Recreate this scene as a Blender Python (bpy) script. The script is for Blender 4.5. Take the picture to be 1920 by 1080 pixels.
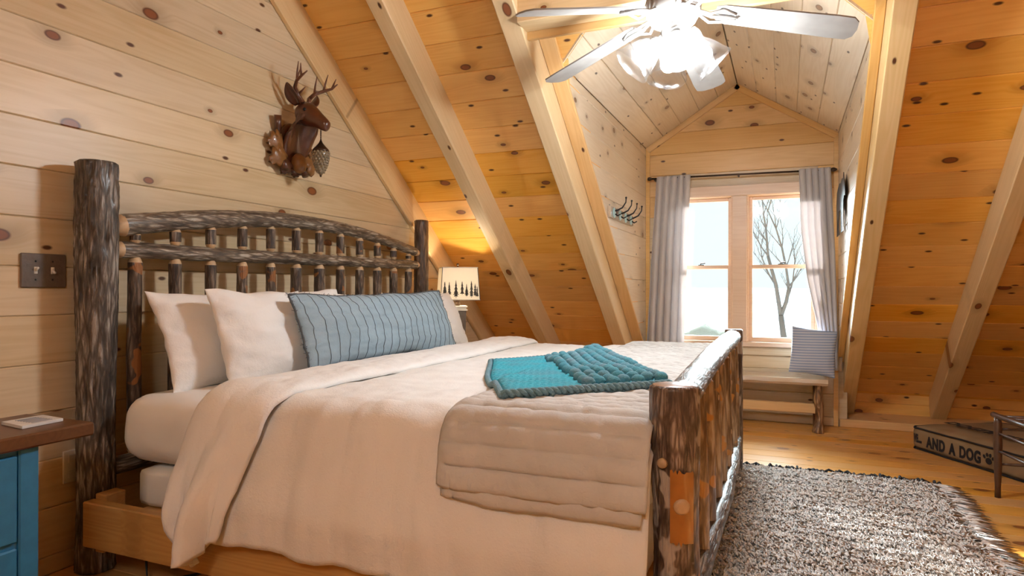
import bpy, math, random
import numpy as np
from mathutils import Vector, Matrix, noise
random.seed(7); np.random.seed(7)
for _o in list(bpy.data.objects): bpy.data.objects.remove(_o)
SC = bpy.context.scene
COL = SC.collection
PI = math.pi

# ------------------------------------------------------------------ camera
YAW, PIT, ROLL, FPX = .3984, .0018, .0016, 1226.3
CAM = Vector((2.2758, -1.5783, 1.0))
_fw = Vector((-math.sin(YAW)*math.cos(PIT), math.cos(YAW)*math.cos(PIT), math.sin(PIT)))
_r = Vector((math.cos(YAW), math.sin(YAW), 0)); _u = _r.cross(_fw)
_R = _r*math.cos(ROLL)+_u*math.sin(ROLL); _U = _u*math.cos(ROLL)-_r*math.sin(ROLL)
cd = bpy.data.cameras.new('camera'); cam = bpy.data.objects.new('camera', cd); COL.objects.link(cam)
cd.sensor_width = 36; cd.lens = FPX*36/1920; cd.clip_start = .05; cd.clip_end = 2000
cam.matrix_world = Matrix(((_R.x, _U.x, -_fw.x, CAM.x), (_R.y, _U.y, -_fw.y, CAM.y), (_R.z, _U.z, -_fw.z, CAM.z), (0, 0, 0, 1)))
SC.camera = cam

# ------------------------------------------------------------------ world, sun, exposure
SC.view_settings.view_transform = 'Standard'; SC.view_settings.look = 'None'
SC.view_settings.gamma = 1; SC.view_settings.use_curve_mapping = False
SC.view_settings.exposure = 0.25
SC.cycles.use_denoising = True
SC.cycles.max_bounces = 5; SC.cycles.diffuse_bounces = 4; SC.cycles.glossy_bounces = 2; SC.cycles.transmission_bounces = 2; SC.cycles.transparent_max_bounces = 8
SC.cycles.use_adaptive_sampling = True; SC.cycles.adaptive_threshold = .10; SC.cycles.adaptive_min_samples = 18; SC.cycles.caustics_reflective = False; SC.cycles.caustics_refractive = False
SC.cycles.sample_clamp_indirect = 6
W = bpy.data.worlds.new('world'); SC.world = W; W.use_nodes = True
WORLD_STR = 1.08
bg = W.node_tree.nodes['Background']; bg.inputs[0].default_value = (.80, .96, 1.0, 1); bg.inputs[1].default_value = WORLD_STR
sd = bpy.data.lights.new('sun', 'SUN'); sd.energy = 42.0; sd.angle = math.radians(.8); sd.color = (1, .97, .92)
sun = bpy.data.objects.new('sun', sd); COL.objects.link(sun)
sun.rotation_euler = Vector((.40, -1, -.275)).to_track_quat('-Z', 'Y').to_euler()
sun.location = (0, 30, 20)
hz = bpy.data.lights.new('hazy_sky', 'SUN'); hz.energy = 26.0; hz.angle = math.radians(55); hz.color = (.78, .93, 1.0)   # soft sun added to stand in for bright haze at the window
hzo = bpy.data.objects.new('hazy_sky', hz); COL.objects.link(hzo); hzo.rotation_euler = Vector((.12, -1, -.38)).to_track_quat('-Z', 'Y').to_euler(); hzo.location = (0, 32, 22)
FAN_L, LAMP_L, REAR_L = 370.0, 260.0, 58.0

# ------------------------------------------------------------------ node helper
class NT:
    def __init__(s, name):
        m = bpy.data.materials.new(name); m.use_nodes = True
        s.m = m; s.t = m.node_tree; s.t.nodes.clear()
        s.out = s.t.nodes.new('ShaderNodeOutputMaterial')
    def n(s, ty, **kw):
        nd = s.t.nodes.new('ShaderNode'+ty)
        for k, v in kw.items():
            if k.startswith('i_'): 
                nd.inputs[k[2:].replace('_', ' ')].default_value = v
            else: setattr(nd, k, v)
        return nd
    def l(s, a, b): s.t.links.new(a, b)
    def math(s, op, a, b=None, c=None, clamp=False):
        nd = s.n('Math', operation=op, use_clamp=clamp)
        for i, v in enumerate((a, b, c)):
            if v is None: continue
            if isinstance(v, (int, float)): nd.inputs[i].default_value = v
            else: s.l(v, nd.inputs[i])
        return nd.outputs[0]
    def vm(s, op, a, b):
        nd = s.n('VectorMath', operation=op)
        for i, v in enumerate((a, b)):
            if isinstance(v, (tuple, list)): nd.inputs[i].default_value = v
            else: s.l(v, nd.inputs[i])
        return nd.outputs[0]
    def mix(s, f, a, b, blend='MIX'):
        nd = s.n('Mix', data_type='RGBA', blend_type=blend)
        for i, v in ((0, f), (6, a), (7, b)):
            if isinstance(v, (int, float)): nd.inputs[i].default_value = v
            elif isinstance(v, (tuple, list)): nd.inputs[i].default_value = tuple(v)[:3]+(1,)
            else: s.l(v, nd.inputs[i])
        return nd.outputs[2]
    def ramp(s, f, stops, interp='LINEAR'):
        nd = s.n('ValToRGB'); cr = nd.color_ramp; cr.interpolation = interp
        while len(cr.elements) < len(stops): cr.elements.new(.5)
        for e, (p, c) in zip(cr.elements, stops):
            e.position = p; e.color = tuple(c)+(1,) if len(c) == 3 else c
        s.l(f, nd.inputs[0]); return nd.outputs[0]
    def rng(s, v, a, b, c=0., d=1., smooth=True):
        nd = s.n('MapRange', interpolation_type='SMOOTHSTEP' if smooth else 'LINEAR')
        for i, x in enumerate((v, a, b, c, d)):
            if isinstance(x, (int, float)): nd.inputs[i].default_value = x
            else: s.l(x, nd.inputs[i])
        return nd.outputs[0]
    def noise(s, v, scale, detail=3, rough=.5, dist=0):
        nd = s.n('TexNoise'); nd.inputs['Scale'].default_value = scale; nd.inputs['Detail'].default_value = detail
        nd.inputs['Roughness'].default_value = rough; nd.inputs['Distortion'].default_value = dist
        s.l(v, nd.inputs['Vector']); return nd.outputs[0]
    def obj(s, rnd=True):
        c = s.n('TexCoord').outputs['Object']
        if not rnd: return c
        oi = s.n('ObjectInfo').outputs['Random']; s.rnd = oi
        cb = s.n('CombineXYZ')
        for i, k in enumerate((37.3, 91.7, 13.1)): s.l(s.math('MULTIPLY', oi, k), cb.inputs[i])
        return s.vm('ADD', c, cb.outputs[0])
    def bsdf(s, col, rough=.6, bump=None, bstr=.2, bdist=.01, **kw):
        b = s.n('BsdfPrincipled')
        if isinstance(col, (tuple, list)): b.inputs['Base Color'].default_value = tuple(col)[:3]+(1,)
        else: s.l(col, b.inputs['Base Color'])
        if isinstance(rough, (int, float)): b.inputs['Roughness'].default_value = rough
        else: s.l(rough, b.inputs['Roughness'])
        for k, v in kw.items(): b.inputs[k.replace('_', ' ')].default_value = v
        if bump is not None:
            bn = s.n('Bump'); bn.inputs['Strength'].default_value = bstr; bn.inputs['Distance'].default_value = bdist
            s.l(bump, bn.inputs['Height']); s.l(bn.outputs[0], b.inputs['Normal'])
        s.l(b.outputs[0], s.out.inputs[0]); return b

def srgb(r, g, b):
    f = lambda c: (c/255/12.92) if c <= 10 else ((c/255+.055)/1.055)**2.4
    return (f(r), f(g), f(b))

def pine(name, base, deep, knot=(.09, .028, .008), knots=.5, rough=.38, tone=.16, ks=1.0, axis=(1, 1, 1)):
    t = NT(name); p = t.obj()
    v = t.vm('MULTIPLY', p, (3.0*ks, 5.2*ks, 0.0))
    vo = t.n('TexVoronoi', voronoi_dimensions='2D'); vo.inputs['Scale'].default_value = 1.0; t.l(v, vo.inputs['Vector'])
    vo.inputs['Randomness'].default_value = .9
    sp = t.n('SeparateColor'); t.l(vo.outputs['Color'], sp.inputs[0])
    d = vo.outputs['Distance']
    rad = t.rng(sp.outputs[1], 0, 1, .045, .125)
    here = t.math('GREATER_THAN', sp.outputs[0], 1-knots)
    kr = t.math('DIVIDE', d, rad)
    core = t.math('MULTIPLY', t.rng(kr, .75, 1.05, 1, 0), here)
    rim = t.math('MULTIPLY', t.rng(kr, .55, .85, 0, 1), core)
    halo = t.math('MULTIPLY', t.rng(kr, .9, 3.2, 1, 0), here)
    # small pin knots
    v2 = t.vm('MULTIPLY', p, (5.0*ks, 11.0*ks, 0.0)); vo2 = t.n('TexVoronoi', voronoi_dimensions='2D'); t.l(v2, vo2.inputs['Vector']); vo2.inputs['Scale'].default_value = 1
    sp2 = t.n('SeparateColor'); t.l(vo2.outputs['Color'], sp2.inputs[0])
    pin = t.math('MULTIPLY', t.rng(vo2.outputs['Distance'], .05, .12, 1, 0), t.math('GREATER_THAN', sp2.outputs[2], 1-knots*.42))
    # grain, bent around the knots
    sx = t.n('SeparateXYZ'); t.l(p, sx.inputs[0])
    bent = t.math('ADD', sx.outputs[1], t.math('MULTIPLY', halo, .035))
    cb = t.n('CombineXYZ'); t.l(t.math('MULTIPLY', sx.outputs[0], .55), cb.inputs[0]); t.l(t.math('MULTIPLY', bent, 9.0), cb.inputs[1]); t.l(t.math('MULTIPLY', sx.outputs[2], 9.0), cb.inputs[2])
    big = t.noise(cb.outputs[0], 1.0, 2, .5)
    rings = t.math('ABSOLUTE', t.math('SINE', t.math('MULTIPLY', big, 42.0)))
    rings = t.math('POWER', rings, 2.0)
    cb2 = t.n('CombineXYZ'); t.l(t.math('MULTIPLY', sx.outputs[0], 3.0), cb2.inputs[0]); t.l(t.math('MULTIPLY', bent, 120.0), cb2.inputs[1]); t.l(t.math('MULTIPLY', sx.outputs[2], 120.0), cb2.inputs[2])
    fine = t.noise(cb2.outputs[0], 1.0, 2, .6)
    blot = t.noise(t.vm('MULTIPLY', p, (1.2, 3.0, 3.0)), 1.6, 2, .6)
    g = t.math('ADD', t.math('MULTIPLY', rings, .15), t.math('ADD', t.math('MULTIPLY', fine, .30), t.math('MULTIPLY', blot, .45)))
    g = t.rng(g, .25, .85, 0, 1)
    col = t.mix(g, base, deep)
    col = t.mix(t.math('MULTIPLY', halo, .45), col, tuple(c*.55 for c in deep))
    br = t.math('ADD', t.math('MULTIPLY', t.rnd, tone), 1-tone*.6)
    hs = t.n('HueSaturation'); t.l(col, hs.inputs['Color']); t.l(br, hs.inputs['Value']); 
    t.l(t.rng(t.math('FRACT', t.math('MULTIPLY', t.rnd, 7.13)), 0, 1, .92, 1.08, False), hs.inputs['Saturation'])
    col = hs.outputs[0]
    col = t.mix(pin, col, knot)
    kc = t.mix(rim, tuple(min(1, k*2.6) for k in knot), knot)
    col = t.mix(core, col, kc)
    t.bsdf(col, rough)
    return t.m

def bark(name, dark, mid, light, patch=None, sc=1.0, rough=.55, pale=0.0, axis=2, coat=.25):
    t = NT(name); p = t.obj()
    s = [30*sc, 30*sc, 30*sc]; s[axis] = 4.5*sc
    pv = t.vm('MULTIPLY', p, tuple(s))
    a = t.noise(pv, 1.0, 4, .65, .4)
    vo = t.n('TexVoronoi', feature='DISTANCE_TO_EDGE'); t.l(t.vm('MULTIPLY', p, tuple(x*1.3 for x in s)), vo.inputs['Vector']); vo.inputs['Scale'].default_value = 1.0
    crack = t.rng(vo.outputs['Distance'], 0, .22, 0, 1)
    f = t.math('MULTIPLY', t.rng(a, .3, .72, 0, 1), t.math('ADD', t.math('MULTIPLY', crack, .7), .3))
    col = t.ramp(f, [(0, dark), (.45, mid), (1, light)])
    if patch:
        q = t.rng(t.noise(t.vm('MULTIPLY', p, (9, 9, 9)), 1.0, 2, .5, .4), .60, .63, 0, 1)
        col = t.mix(q, col, patch)
    if pale:
        q2 = t.rng(t.noise(t.vm('ADD', t.vm('MULTIPLY', p, (13, 13, 11)), (5, 7, 3)), 1.0, 2, .5, .3), .555, .60, 0, pale)
        col = t.mix(q2, col, (.50, .42, .35))
    t.bsdf(col, rough, bump=f, bstr=.55, bdist=.008, Coat_Weight=coat, Coat_Roughness=.25)
    return t.m

def fabric(name, col, col2=None, scale=900, bstr=.25, bdist=.002, rough=.9, mott=6, crinkle=0, stripes=None):
    t = NT(name); p = t.obj()
    f = t.noise(p, mott, 2)
    c = t.mix(t.rng(f, .35, .7, 0, 1), col, col2 or tuple(x*.92 for x in col))
    h = t.noise(p, crinkle, 2, .6, .8) if crinkle else t.noise(p, scale, 1)
    if stripes:
        w = t.n('TexWave', wave_type='BANDS', bands_direction=stripes[0]); w.inputs['Scale'].default_value = stripes[1]; w.inputs['Distortion'].default_value = stripes[3] if len(stripes) > 3 else 1.0
        w.inputs['Detail'].default_value = 1
        t.l(p, w.inputs['Vector'])
        c = t.mix(t.rng(w.outputs[1], .35, .65, 0, .8), c, stripes[2]); h = w.outputs[1]
    t.bsdf(c, rough, bump=h, bstr=bstr, bdist=bdist)
    return t.m

def plain(name, col, rough=.5, metal=0, bumpsc=None, bstr=.2, **kw):
    t = NT(name); p = t.obj()
    f = t.noise(p, bumpsc or 12, 2)
    c = t.mix(t.rng(f, .3, .7, 0, 1), col, tuple(x*.85 for x in col))
    b = t.bsdf(c, rough, bump=f if bumpsc else None, bstr=bstr, bdist=.003, **kw); b.inputs['Metallic'].default_value = metal
    return t.m

def emit(name, col, st):
    t = NT(name); e = t.n('Emission'); e.inputs[0].default_value = tuple(col)+(1,); e.inputs[1].default_value = st
    t.l(e.outputs[0], t.out.inputs[0]); return t.m

def thin_glass(name, tint=(1, 1, 1), refl=.08, rough=.03):
    t = NT(name); a = t.n('BsdfTransparent'); a.inputs[0].default_value = tuple(tint)+(1,)
    g = t.n('BsdfGlossy'); g.inputs['Roughness'].default_value = rough
    mx = t.n('MixShader'); lw = t.n('LayerWeight'); lw.inputs[0].default_value = .25
    t.l(t.math('ADD', t.math('MULTIPLY', lw.outputs['Facing'], refl*3), refl*.4), mx.inputs[0]); t.l(a.outputs[0], mx.inputs[1]); t.l(g.outputs[0], mx.inputs[2])
    t.l(mx.outputs[0], t.out.inputs[0]); return t.m

M = {}
M['wall'] = pine('pine_wall', (.68, .535, .345), (.56, .40, .22), knots=.27)
M['deck'] = pine('pine_deck_bounce_tint', (.88, .49, .125), (.75, .335, .058), knots=.42)  # extra amber and brightness put warm bounce light into the board colour
M['dormer'] = pine('pine_dormer_lit', (.73, .60, .45), (.63, .48, .32), knot=(.10, .055, .03), knots=.42, ks=1.15)  # same pine, whitened in the colour to stand in for bright light
M['rafter'] = pine('pine_rafter', (.73, .53, .29), (.62, .42, .19), knots=.26, tone=.08)
M['trim'] = pine('pine_trim', (.76, .47, .19), (.64, .35, .11), knots=.2, tone=.08)
M['floor'] = pine('pine_floor', (.70, .36, .095), (.53, .235, .048), knots=.34, rough=.28)
M['winwood'] = pine('pine_window', (.72, .52, .36), (.62, .40, .25), knots=.0, tone=.05)
M['rail'] = pine('pine_rail', (.62, .36, .12), (.45, .22, .055), knots=.25)
M['bark_grey'] = bark('bark_hickory_grey', (.020, .013, .009), (.14, .112, .09), (.44, .41, .375), sc=1.35)
M['bark_brown'] = bark('bark_hickory_brown', (.022, .010, .005), (.115, .062, .030), (.27, .18, .105))
M['bark_spin'] = bark('bark_spindle', (.022, .012, .008), (.13, .085, .055), (.32, .25, .19), patch=(.30, .115, .03), sc=1.4)
M['bark_foot'] = bark('bark_footpost', (.035, .018, .013), (.20, .135, .095), (.48, .39, .31), pale=.9, coat=.4, rough=.5, sc=1.9)
M['bark_slat'] = bark('bark_footboard_stick', (.13, .065, .028), (.42, .28, .15), (.64, .52, .37), patch=(.60, .28, .06), sc=1.1, coat=.5, rough=.4)
M['bark_rail_y'] = bark('bark_rail', (.035, .022, .014), (.20, .15, .105), (.52, .47, .40), axis=1, rough=.5, coat=.3, sc=1.6)
M['peel'] = plain('peeled_sapwood', (.62, .42, .24), .45, bumpsc=60)
M['peel_orange'] = plain('varnished_heartwood', (.42, .16, .03), .3, bumpsc=30, bstr=.1, Coat_Weight=.5)
M['endgrain'] = plain('end_grain', (.36, .17, .075), .35, bumpsc=90, Coat_Weight=.4)
M['white'] = fabric('white_cotton', (.84, .825, .80), (.80, .78, .755), crinkle=80, bstr=.22, bdist=.006)
M['sheet'] = fabric('white_sheet', (.83, .81, .78), (.80, .775, .74), bstr=.1)
M['duvet'] = fabric('white_duvet_gauze', (.82, .80, .77), (.78, .755, .72), crinkle=120, bstr=.24, bdist=.006)
M['quilt'] = fabric('beige_quilt', (.60, .585, .56), (.53, .515, .49), crinkle=70, bstr=.35, bdist=.004)
M['throw'] = fabric('teal_knit', (.035, .36, .46), (.07, .29, .37), scale=300, bstr=.6, bdist=.004, mott=9)
M['throw_edge'] = fabric('grey_teal_knit', (.14, .255, .30), (.18, .29, .335), scale=300, bstr=.6, bdist=.004, mott=12)
M['bobble'] = fabric('teal_grey_bobble', (.08, .30, .38), (.15, .28, .34), scale=300, bstr=.6, bdist=.004, mott=14)
M['lumbar'] = fabric('blue_grey_linen', (.30, .40, .47), (.26, .35, .41), scale=700, bstr=.3, crinkle=60, bdist=.003)
M['stitch'] = fabric('dark_stitching', (.09, .10, .11))
M['cushion'] = fabric('blue_striped_cushion', (.25, .31, .46), (.23, .28, .42), stripes=('Z', 17, (.50, .53, .60), .25), bstr=.2)
t = NT('grey_linen_curtain'); p = t.obj(); c_ = t.mix(t.noise(p, 9, 2), (.72, .69, .69), (.64, .60, .60)); a_ = t.n('BsdfDiffuse'); b_ = t.n('BsdfTranslucent'); mx = t.n('MixShader'); mx.inputs[0].default_value = .30
t.l(c_, a_.inputs[0]); t.l(c_, b_.inputs[0]); t.l(a_.outputs[0], mx.inputs[1]); t.l(b_.outputs[0], mx.inputs[2]); t.l(mx.outputs[0], t.out.inputs[0]); M['curtain'] = t.m
t = NT('cream_wool_pile'); p = t.obj(); c_ = t.mix(t.rng(t.noise(p, 5, 2), .35, .7, 0, 1), (.95, .93, .90), (.88, .83, .77)); a_ = t.n('BsdfDiffuse'); b_ = t.n('BsdfTranslucent'); mx = t.n('MixShader'); mx.inputs[0].default_value = .0
ge = t.n('NewGeometry'); nn_ = t.n('VectorMath', operation='NORMALIZE'); t.l(t.vm('ADD', t.vm('MULTIPLY', ge.outputs['Normal'], (.5, .5, .3)), (0, 0, .8)), nn_.inputs[0]); t.l(nn_.outputs[0], a_.inputs['Normal'])
t.l(c_, a_.inputs[0]); t.l(c_, b_.inputs[0]); t.l(a_.outputs[0], mx.inputs[1]); t.l(b_.outputs[0], mx.inputs[2]); t.l(mx.outputs[0], t.out.inputs[0]); M['shag'] = t.m
M['rugback'] = fabric('rug_backing', (.86, .82, .76))
M['black_fringe'] = fabric('black_wool_fringe', (.02, .02, .025))
M['burlap'] = fabric('burlap', (.30, .20, .105), (.24, .155, .075), scale=600, bstr=.5, bdist=.003)
M['ink'] = fabric('dark_print', (.012, .010, .012))
M['treeink'] = fabric('soft_grey_print', (.07, .065, .06))
M['deerwood'] = plain('carved_wood_dark', (.085, .025, .010), .32, bumpsc=45, bstr=.5, Coat_Weight=.4)
M['deergold'] = plain('carved_wood_gilded', (.24, .10, .026), .38, bumpsc=60, bstr=.6, Coat_Weight=.3)
M['antler'] = plain('antler_resin', (.13, .045, .02), .35, bumpsc=70)
M['bead'] = plain('crystal_beads', (.25, .19, .12), .12, bumpsc=None, Coat_Weight=.6)
M['bronze'] = plain('dark_bronze', (.06, .035, .022), .35, .7)
M['black'] = plain('black_metal', (.012, .012, .013), .35, .4)
M['slate'] = plain('rustic_slate_plate', (.13, .095, .07), .5, bumpsc=60, bstr=.8)
M['ivory'] = plain('ivory_plastic', (.72, .68, .60), .4)
M['fanwhite'] = plain('pale_enamel', (.34, .322, .30), .6)
M['glass_shade'] = thin_glass('clear_shade_glass', (.94, .94, .94), .07, .22)
M['pane'] = thin_glass('window_glass', (.96, .98, .98), .05)
M['bulb'] = emit('lit_bulb', (.89, .95, 1.0), FAN_L)
M['lampbulb'] = emit('lamp_bulb', (1, .80, .55), LAMP_L)
M['rearbulb'] = emit('globe_light', (.95, .98, 1.0), REAR_L)
M['blue'] = plain('blue_paint', (.030, .20, .40), .45, bumpsc=25, bstr=.06)
M['tabletop'] = pine('dark_walnut_top', (.14, .060, .024), (.085, .032, .012), knot=(.03, .012, .006), knots=.1)
M['tile'] = plain('white_ceramic', (.78, .76, .73), .25)
M['tile_print'] = plain('grey_print', (.30, .29, .30), .4)
M['benchwood'] = pine('bench_slab', (.52, .40, .29), (.36, .25, .16), knots=.15, rough=.25)
M['benchleg'] = bark('bench_log', (.05, .02, .008), (.24, .12, .05), (.46, .29, .15), sc=1.0)
M['stool'] = plain('brown_turned_wood', (.09, .040, .020), .35, bumpsc=40, bstr=.1)
M['cord'] = plain('black_cord', (.01, .01, .01), .5)

# ------------------------------------------------------------------ mesh helpers
def mkobj(name, verts, faces, mats, parent=None, smooth=False, fm=None, origin=None):
    me = bpy.data.meshes.new(name)
    org = Vector(origin) if origin is not None else (parent.location if parent is not None else Vector((0, 0, 0)))
    vs = np.asarray(verts, dtype=np.float64).reshape(-1, 3)-np.array(org)
    me.from_pydata(vs.tolist(), [], [list(f) for f in faces])
    for m in (mats if isinstance(mats, (list, tuple)) else [mats]): me.materials.append(M[m] if isinstance(m, str) else m)
    if fm is not None: me.polygons.foreach_set('material_index', np.asarray(fm, dtype=np.int32))
    if smooth: me.polygons.foreach_set('use_smooth', np.ones(len(me.polygons), dtype=bool))
    me.update(); o = bpy.data.objects.new(name, me); COL.objects.link(o)
    if parent is not None: o.parent = parent; o.location = Vector(org)-parent.location
    else: o.location = org
    return o

def tag(o, label, cat, group=None, kind=None):
    o['label'] = label; o['category'] = cat
    if group: o['group'] = group
    if kind: o['kind'] = kind
    return o

def thing(name, loc, label, cat, group=None):
    o = bpy.data.objects.new(name, None); COL.objects.link(o); o.location = loc; o.empty_display_size = .1
    return tag(o, label, cat, group)

class MB:
    def __init__(s): s.v = []; s.f = []; s.m = []
    def add(s, vs, fs, mi=0):
        b = len(s.v); s.v += [tuple(v) for v in vs]; s.f += [tuple(i+b for i in f) for f in fs]; s.m += [mi]*len(fs); return s
    def box(s, a, b, c=0., mi=0):
        (x0, y0, z0), (x1, y1, z1) = a, b
        if c <= 0:
            v = [(x, y, z) for x in (x0, x1) for y in (y0, y1) for z in (z0, z1)]
            return s.add(v, [(0, 1, 3, 2), (4, 6, 7, 5), (0, 4, 5, 1), (2, 3, 7, 6), (0, 2, 6, 4), (1, 5, 7, 3)], mi)
        import itertools
        vs = []; idx = {}
        cen = Vector(((x0+x1)/2, (y0+y1)/2, (z0+z1)/2)); h = Vector((x1-x0, y1-y0, z1-z0))/2
        for sg in itertools.product((-1, 1), repeat=3):
            for ax in range(3):
                p = [sg[i]*(h[i]-(0 if i == ax else c)) for i in range(3)]
                idx[(sg, ax)] = len(vs); vs.append(tuple(cen[i]+p[i] for i in range(3)))
        fs = []
        for ax in range(3):
            o1, o2 = [(1, 2), (2, 0), (0, 1)][ax]
            for sg in (-1, 1):
                q = []
                for a_, b_ in ((-1, -1), (1, -1), (1, 1), (-1, 1)):
                    k = [0, 0, 0]; k[ax] = sg; k[o1] = a_; k[o2] = b_; q.append(idx[(tuple(k), ax)])
                fs.append(q if sg > 0 else q[::-1])
        for ax in range(3):
            o1, o2 = [(1, 2), (2, 0), (0, 1)][ax]
            for a_ in (-1, 1):
                for b_ in (-1, 1):
                    k0 = [0, 0, 0]; k1 = [0, 0, 0]; k0[ax] = -1; k1[ax] = 1
                    for k in (k0, k1): k[o1] = a_; k[o2] = b_
                    q = [idx[(tuple(k0), o1)], idx[(tuple(k1), o1)], idx[(tuple(k1), o2)], idx[(tuple(k0), o2)]]
                    fs.append(q if a_*b_ < 0 else q[::-1])
        for sg in itertools.product((-1, 1), repeat=3):
            q = [idx[(sg, i)] for i in range(3)]; fs.append(q if sg[0]*sg[1]*sg[2] > 0 else q[::-1])
        return s.add(vs, fs, mi)
    def tube(s, pts, rad, seg=10, caps=True, mi=0, capmi=None, flat=1.0):
        pts = [Vector(p) for p in pts]; n = len(pts)
        if isinstance(rad, (int, float)): rad = [rad]*n
        vs = []; fs = []
        t = (pts[1]-pts[0]).normalized()
        nrm = t.orthogonal().normalized()
        if abs(t.z) < .9: nrm = (Vector((0, 0, 1))-t*t.z).normalized()
        else: nrm = (Vector((1, 0, 0))-t*t.x).normalized()
        for i in range(n):
            t2 = ((pts[min(i+1, n-1)]-pts[max(i-1, 0)])).normalized()
            nrm = (nrm-t2*nrm.dot(t2)).normalized(); bn = t2.cross(nrm)
            for k in range(seg):
                a = 2*PI*k/seg; vs.append(pts[i]+(nrm*math.cos(a)+bn*math.sin(a)*flat)*rad[i])
        for i in range(n-1):
            for k in range(seg):
                a = i*seg+k; b = i*seg+(k+1) % seg; fs.append((a, b, b+seg, a+seg))
        s.add(vs, fs, mi)
        if caps:
            b = len(s.v)-len(vs); cm = mi if capmi is None else capmi
            s.f.append(tuple(b+k for k in range(seg-1, -1, -1))); s.m.append(cm)
            s.f.append(tuple(b+(n-1)*seg+k for k in range(seg))); s.m.append(cm)
        return s
    def lathe(s, prof, cen, seg=24, mi=0, axis=(0, 0, 1), caps=True):
        cen = Vector(cen); ax = Vector(axis).normalized(); q = Vector((0, 0, 1)).rotation_difference(ax)
        vs = []; fs = []
        for r, z in prof:
            for k in range(seg):
                a = 2*PI*k/seg; vs.append(cen+q @ Vector((r*math.cos(a), r*math.sin(a), z)))
        n = len(prof)
        for i in range(n-1):
            for k in range(seg):
                a = i*seg+k; b = i*seg+(k+1) % seg; fs.append((a, b, b+seg, a+seg))
        if caps:
            fs.append(tuple(range(seg-1, -1, -1))); fs.append(tuple((n-1)*seg+k for k in range(seg)))
        return s.add(vs, fs, mi)
    def ball(s, cen, r, nu=12, nv=8, mi=0):
        if isinstance(r, (int, float)): r = (r, r, r)
        vs = []; fs = []
        for j in range(nv+1):
            ph = PI*j/nv
            for k in range(nu):
                a = 2*PI*k/nu
                vs.append((cen[0]+r[0]*math.sin(ph)*math.cos(a), cen[1]+r[1]*math.sin(ph)*math.sin(a), cen[2]-r[2]*math.cos(ph)))
        for j in range(nv):
            for k in range(nu):
                a = j*nu+k; b = j*nu+(k+1) % nu; fs.append((a, b, b+nu, a+nu))
        return s.add(vs, fs, mi)
    def prism(s, poly, ez, T, mi=0):
        """poly: list of 3D points (planar), extruded along ez*T"""
        n = len(poly); e = Vector(ez)*T
        vs = [Vector(p) for p in poly]+[Vector(p)+e for p in poly]
        fs = [tuple(range(n-1, -1, -1)), tuple(range(n, 2*n))]+[(i, (i+1) % n, (i+1) % n+n, i+n) for i in range(n)]
        return s.add(vs, fs, mi)
    def build(s, name, mats, parent=None, smooth=False, origin=None):
        return mkobj(name, s.v, s.f, mats, parent, smooth, s.m, origin)

def smooth_by_angle(o, ang=35):
    me = o.data; me.polygons.foreach_set('use_smooth', np.ones(len(me.polygons), dtype=bool))
    try: me.set_sharp_from_angle(angle=math.radians(ang))
    except Exception: pass
    return o

def grid(fn, nu, nv, name, mat, parent=None, thick=None, origin=None, closed_v=False):
    vs = []
    for j in range(nv+1):
        for i in range(nu+1): vs.append(tuple(fn(i/nu, j/nv)))
    fs = [(j*(nu+1)+i, j*(nu+1)+i+1, (j+1)*(nu+1)+i+1, (j+1)*(nu+1)+i) for j in range(nv) for i in range(nu)]
    o = mkobj(name, vs, fs, mat, parent, True, None, origin)
    if thick:
        md = o.modifiers.new('thickness', 'SOLIDIFY'); md.thickness = thick; md.offset = -1
    return o

def board(parent, name, mat, o, ex, ey, L, Wd, T, c=.004, a0=0., a1=0., b0=0., b1=0.):
    ex = Vector(ex); ey = Vector(ey); ez = ex.cross(ey)
    prof = [(0, -T), (Wd, -T), (Wd, -c), (Wd-c, 0), (c, 0), (0, -c)]
    vs = []
    for end in (0, 1):
        for y, z in prof:
            k = y/Wd; x = (a0+(a1-a0)*k) if end == 0 else L+b0+(b1-b0)*k
            vs.append((x, y, z))
    fs = [(5, 4, 3, 2, 1, 0), (6, 7, 8, 9, 10, 11)]+[(i, (i+1) % 6, (i+1) % 6+6, i+6) for i in range(6)]
    me = bpy.data.meshes.new(name); me.from_pydata(vs, [], fs); me.materials.append(M[mat]); me.update()
    ob = bpy.data.objects.new(name, me); COL.objects.link(ob); ob.parent = parent
    m = Matrix(((ex.x, ey.x, ez.x, o[0]), (ex.y, ey.y, ez.y, o[1]), (ex.z, ey.z, ez.z, o[2]), (0, 0, 0, 1)))
    ob.matrix_world = m
    if parent is not None: ob.matrix_parent_inverse = Matrix.Translation(-parent.location)
    return ob

def nz(x, y, z): return noise.noise(Vector((x, y, z)))
def fbm(x, y, z, o=3): return noise.fractal(Vector((x, y, z)), 1.0, 2.0, o)

# ------------------------------------------------------------------ shell
YW = 3.76                       # dormer front wall
YK = 4.12                       # low knee wall under the slope
SL = .77; NN = math.hypot(SL, 1); CS, SN = 1/NN, SL/NN
ZB = 3.16                       # rafter undersides: z = ZB - SL*y
DK = .172                       # rafter depth
ZD = ZB+DK*NN                   # deck face: z = ZD - SL*y
XG = -.10; XR = 6.2; YB = -6.0
RIDGE_Y = -1.15
def zdeck(y): return ZD-SL*abs(y-RIDGE_Y)-SL*RIDGE_Y if y < RIDGE_Y else ZD-SL*y
def ydeck(z): return (ZD-z)/SL
DXL, DXR, DXC, DZE, DZR = 1.215, 2.62, 1.9175, 2.145, 2.59
PITCH = .1685; Z0 = -.104
def struct(name, mb, mat, label, cat):
    o = mb.build(name, mat); return tag(o, label, cat, kind='structure')

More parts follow.
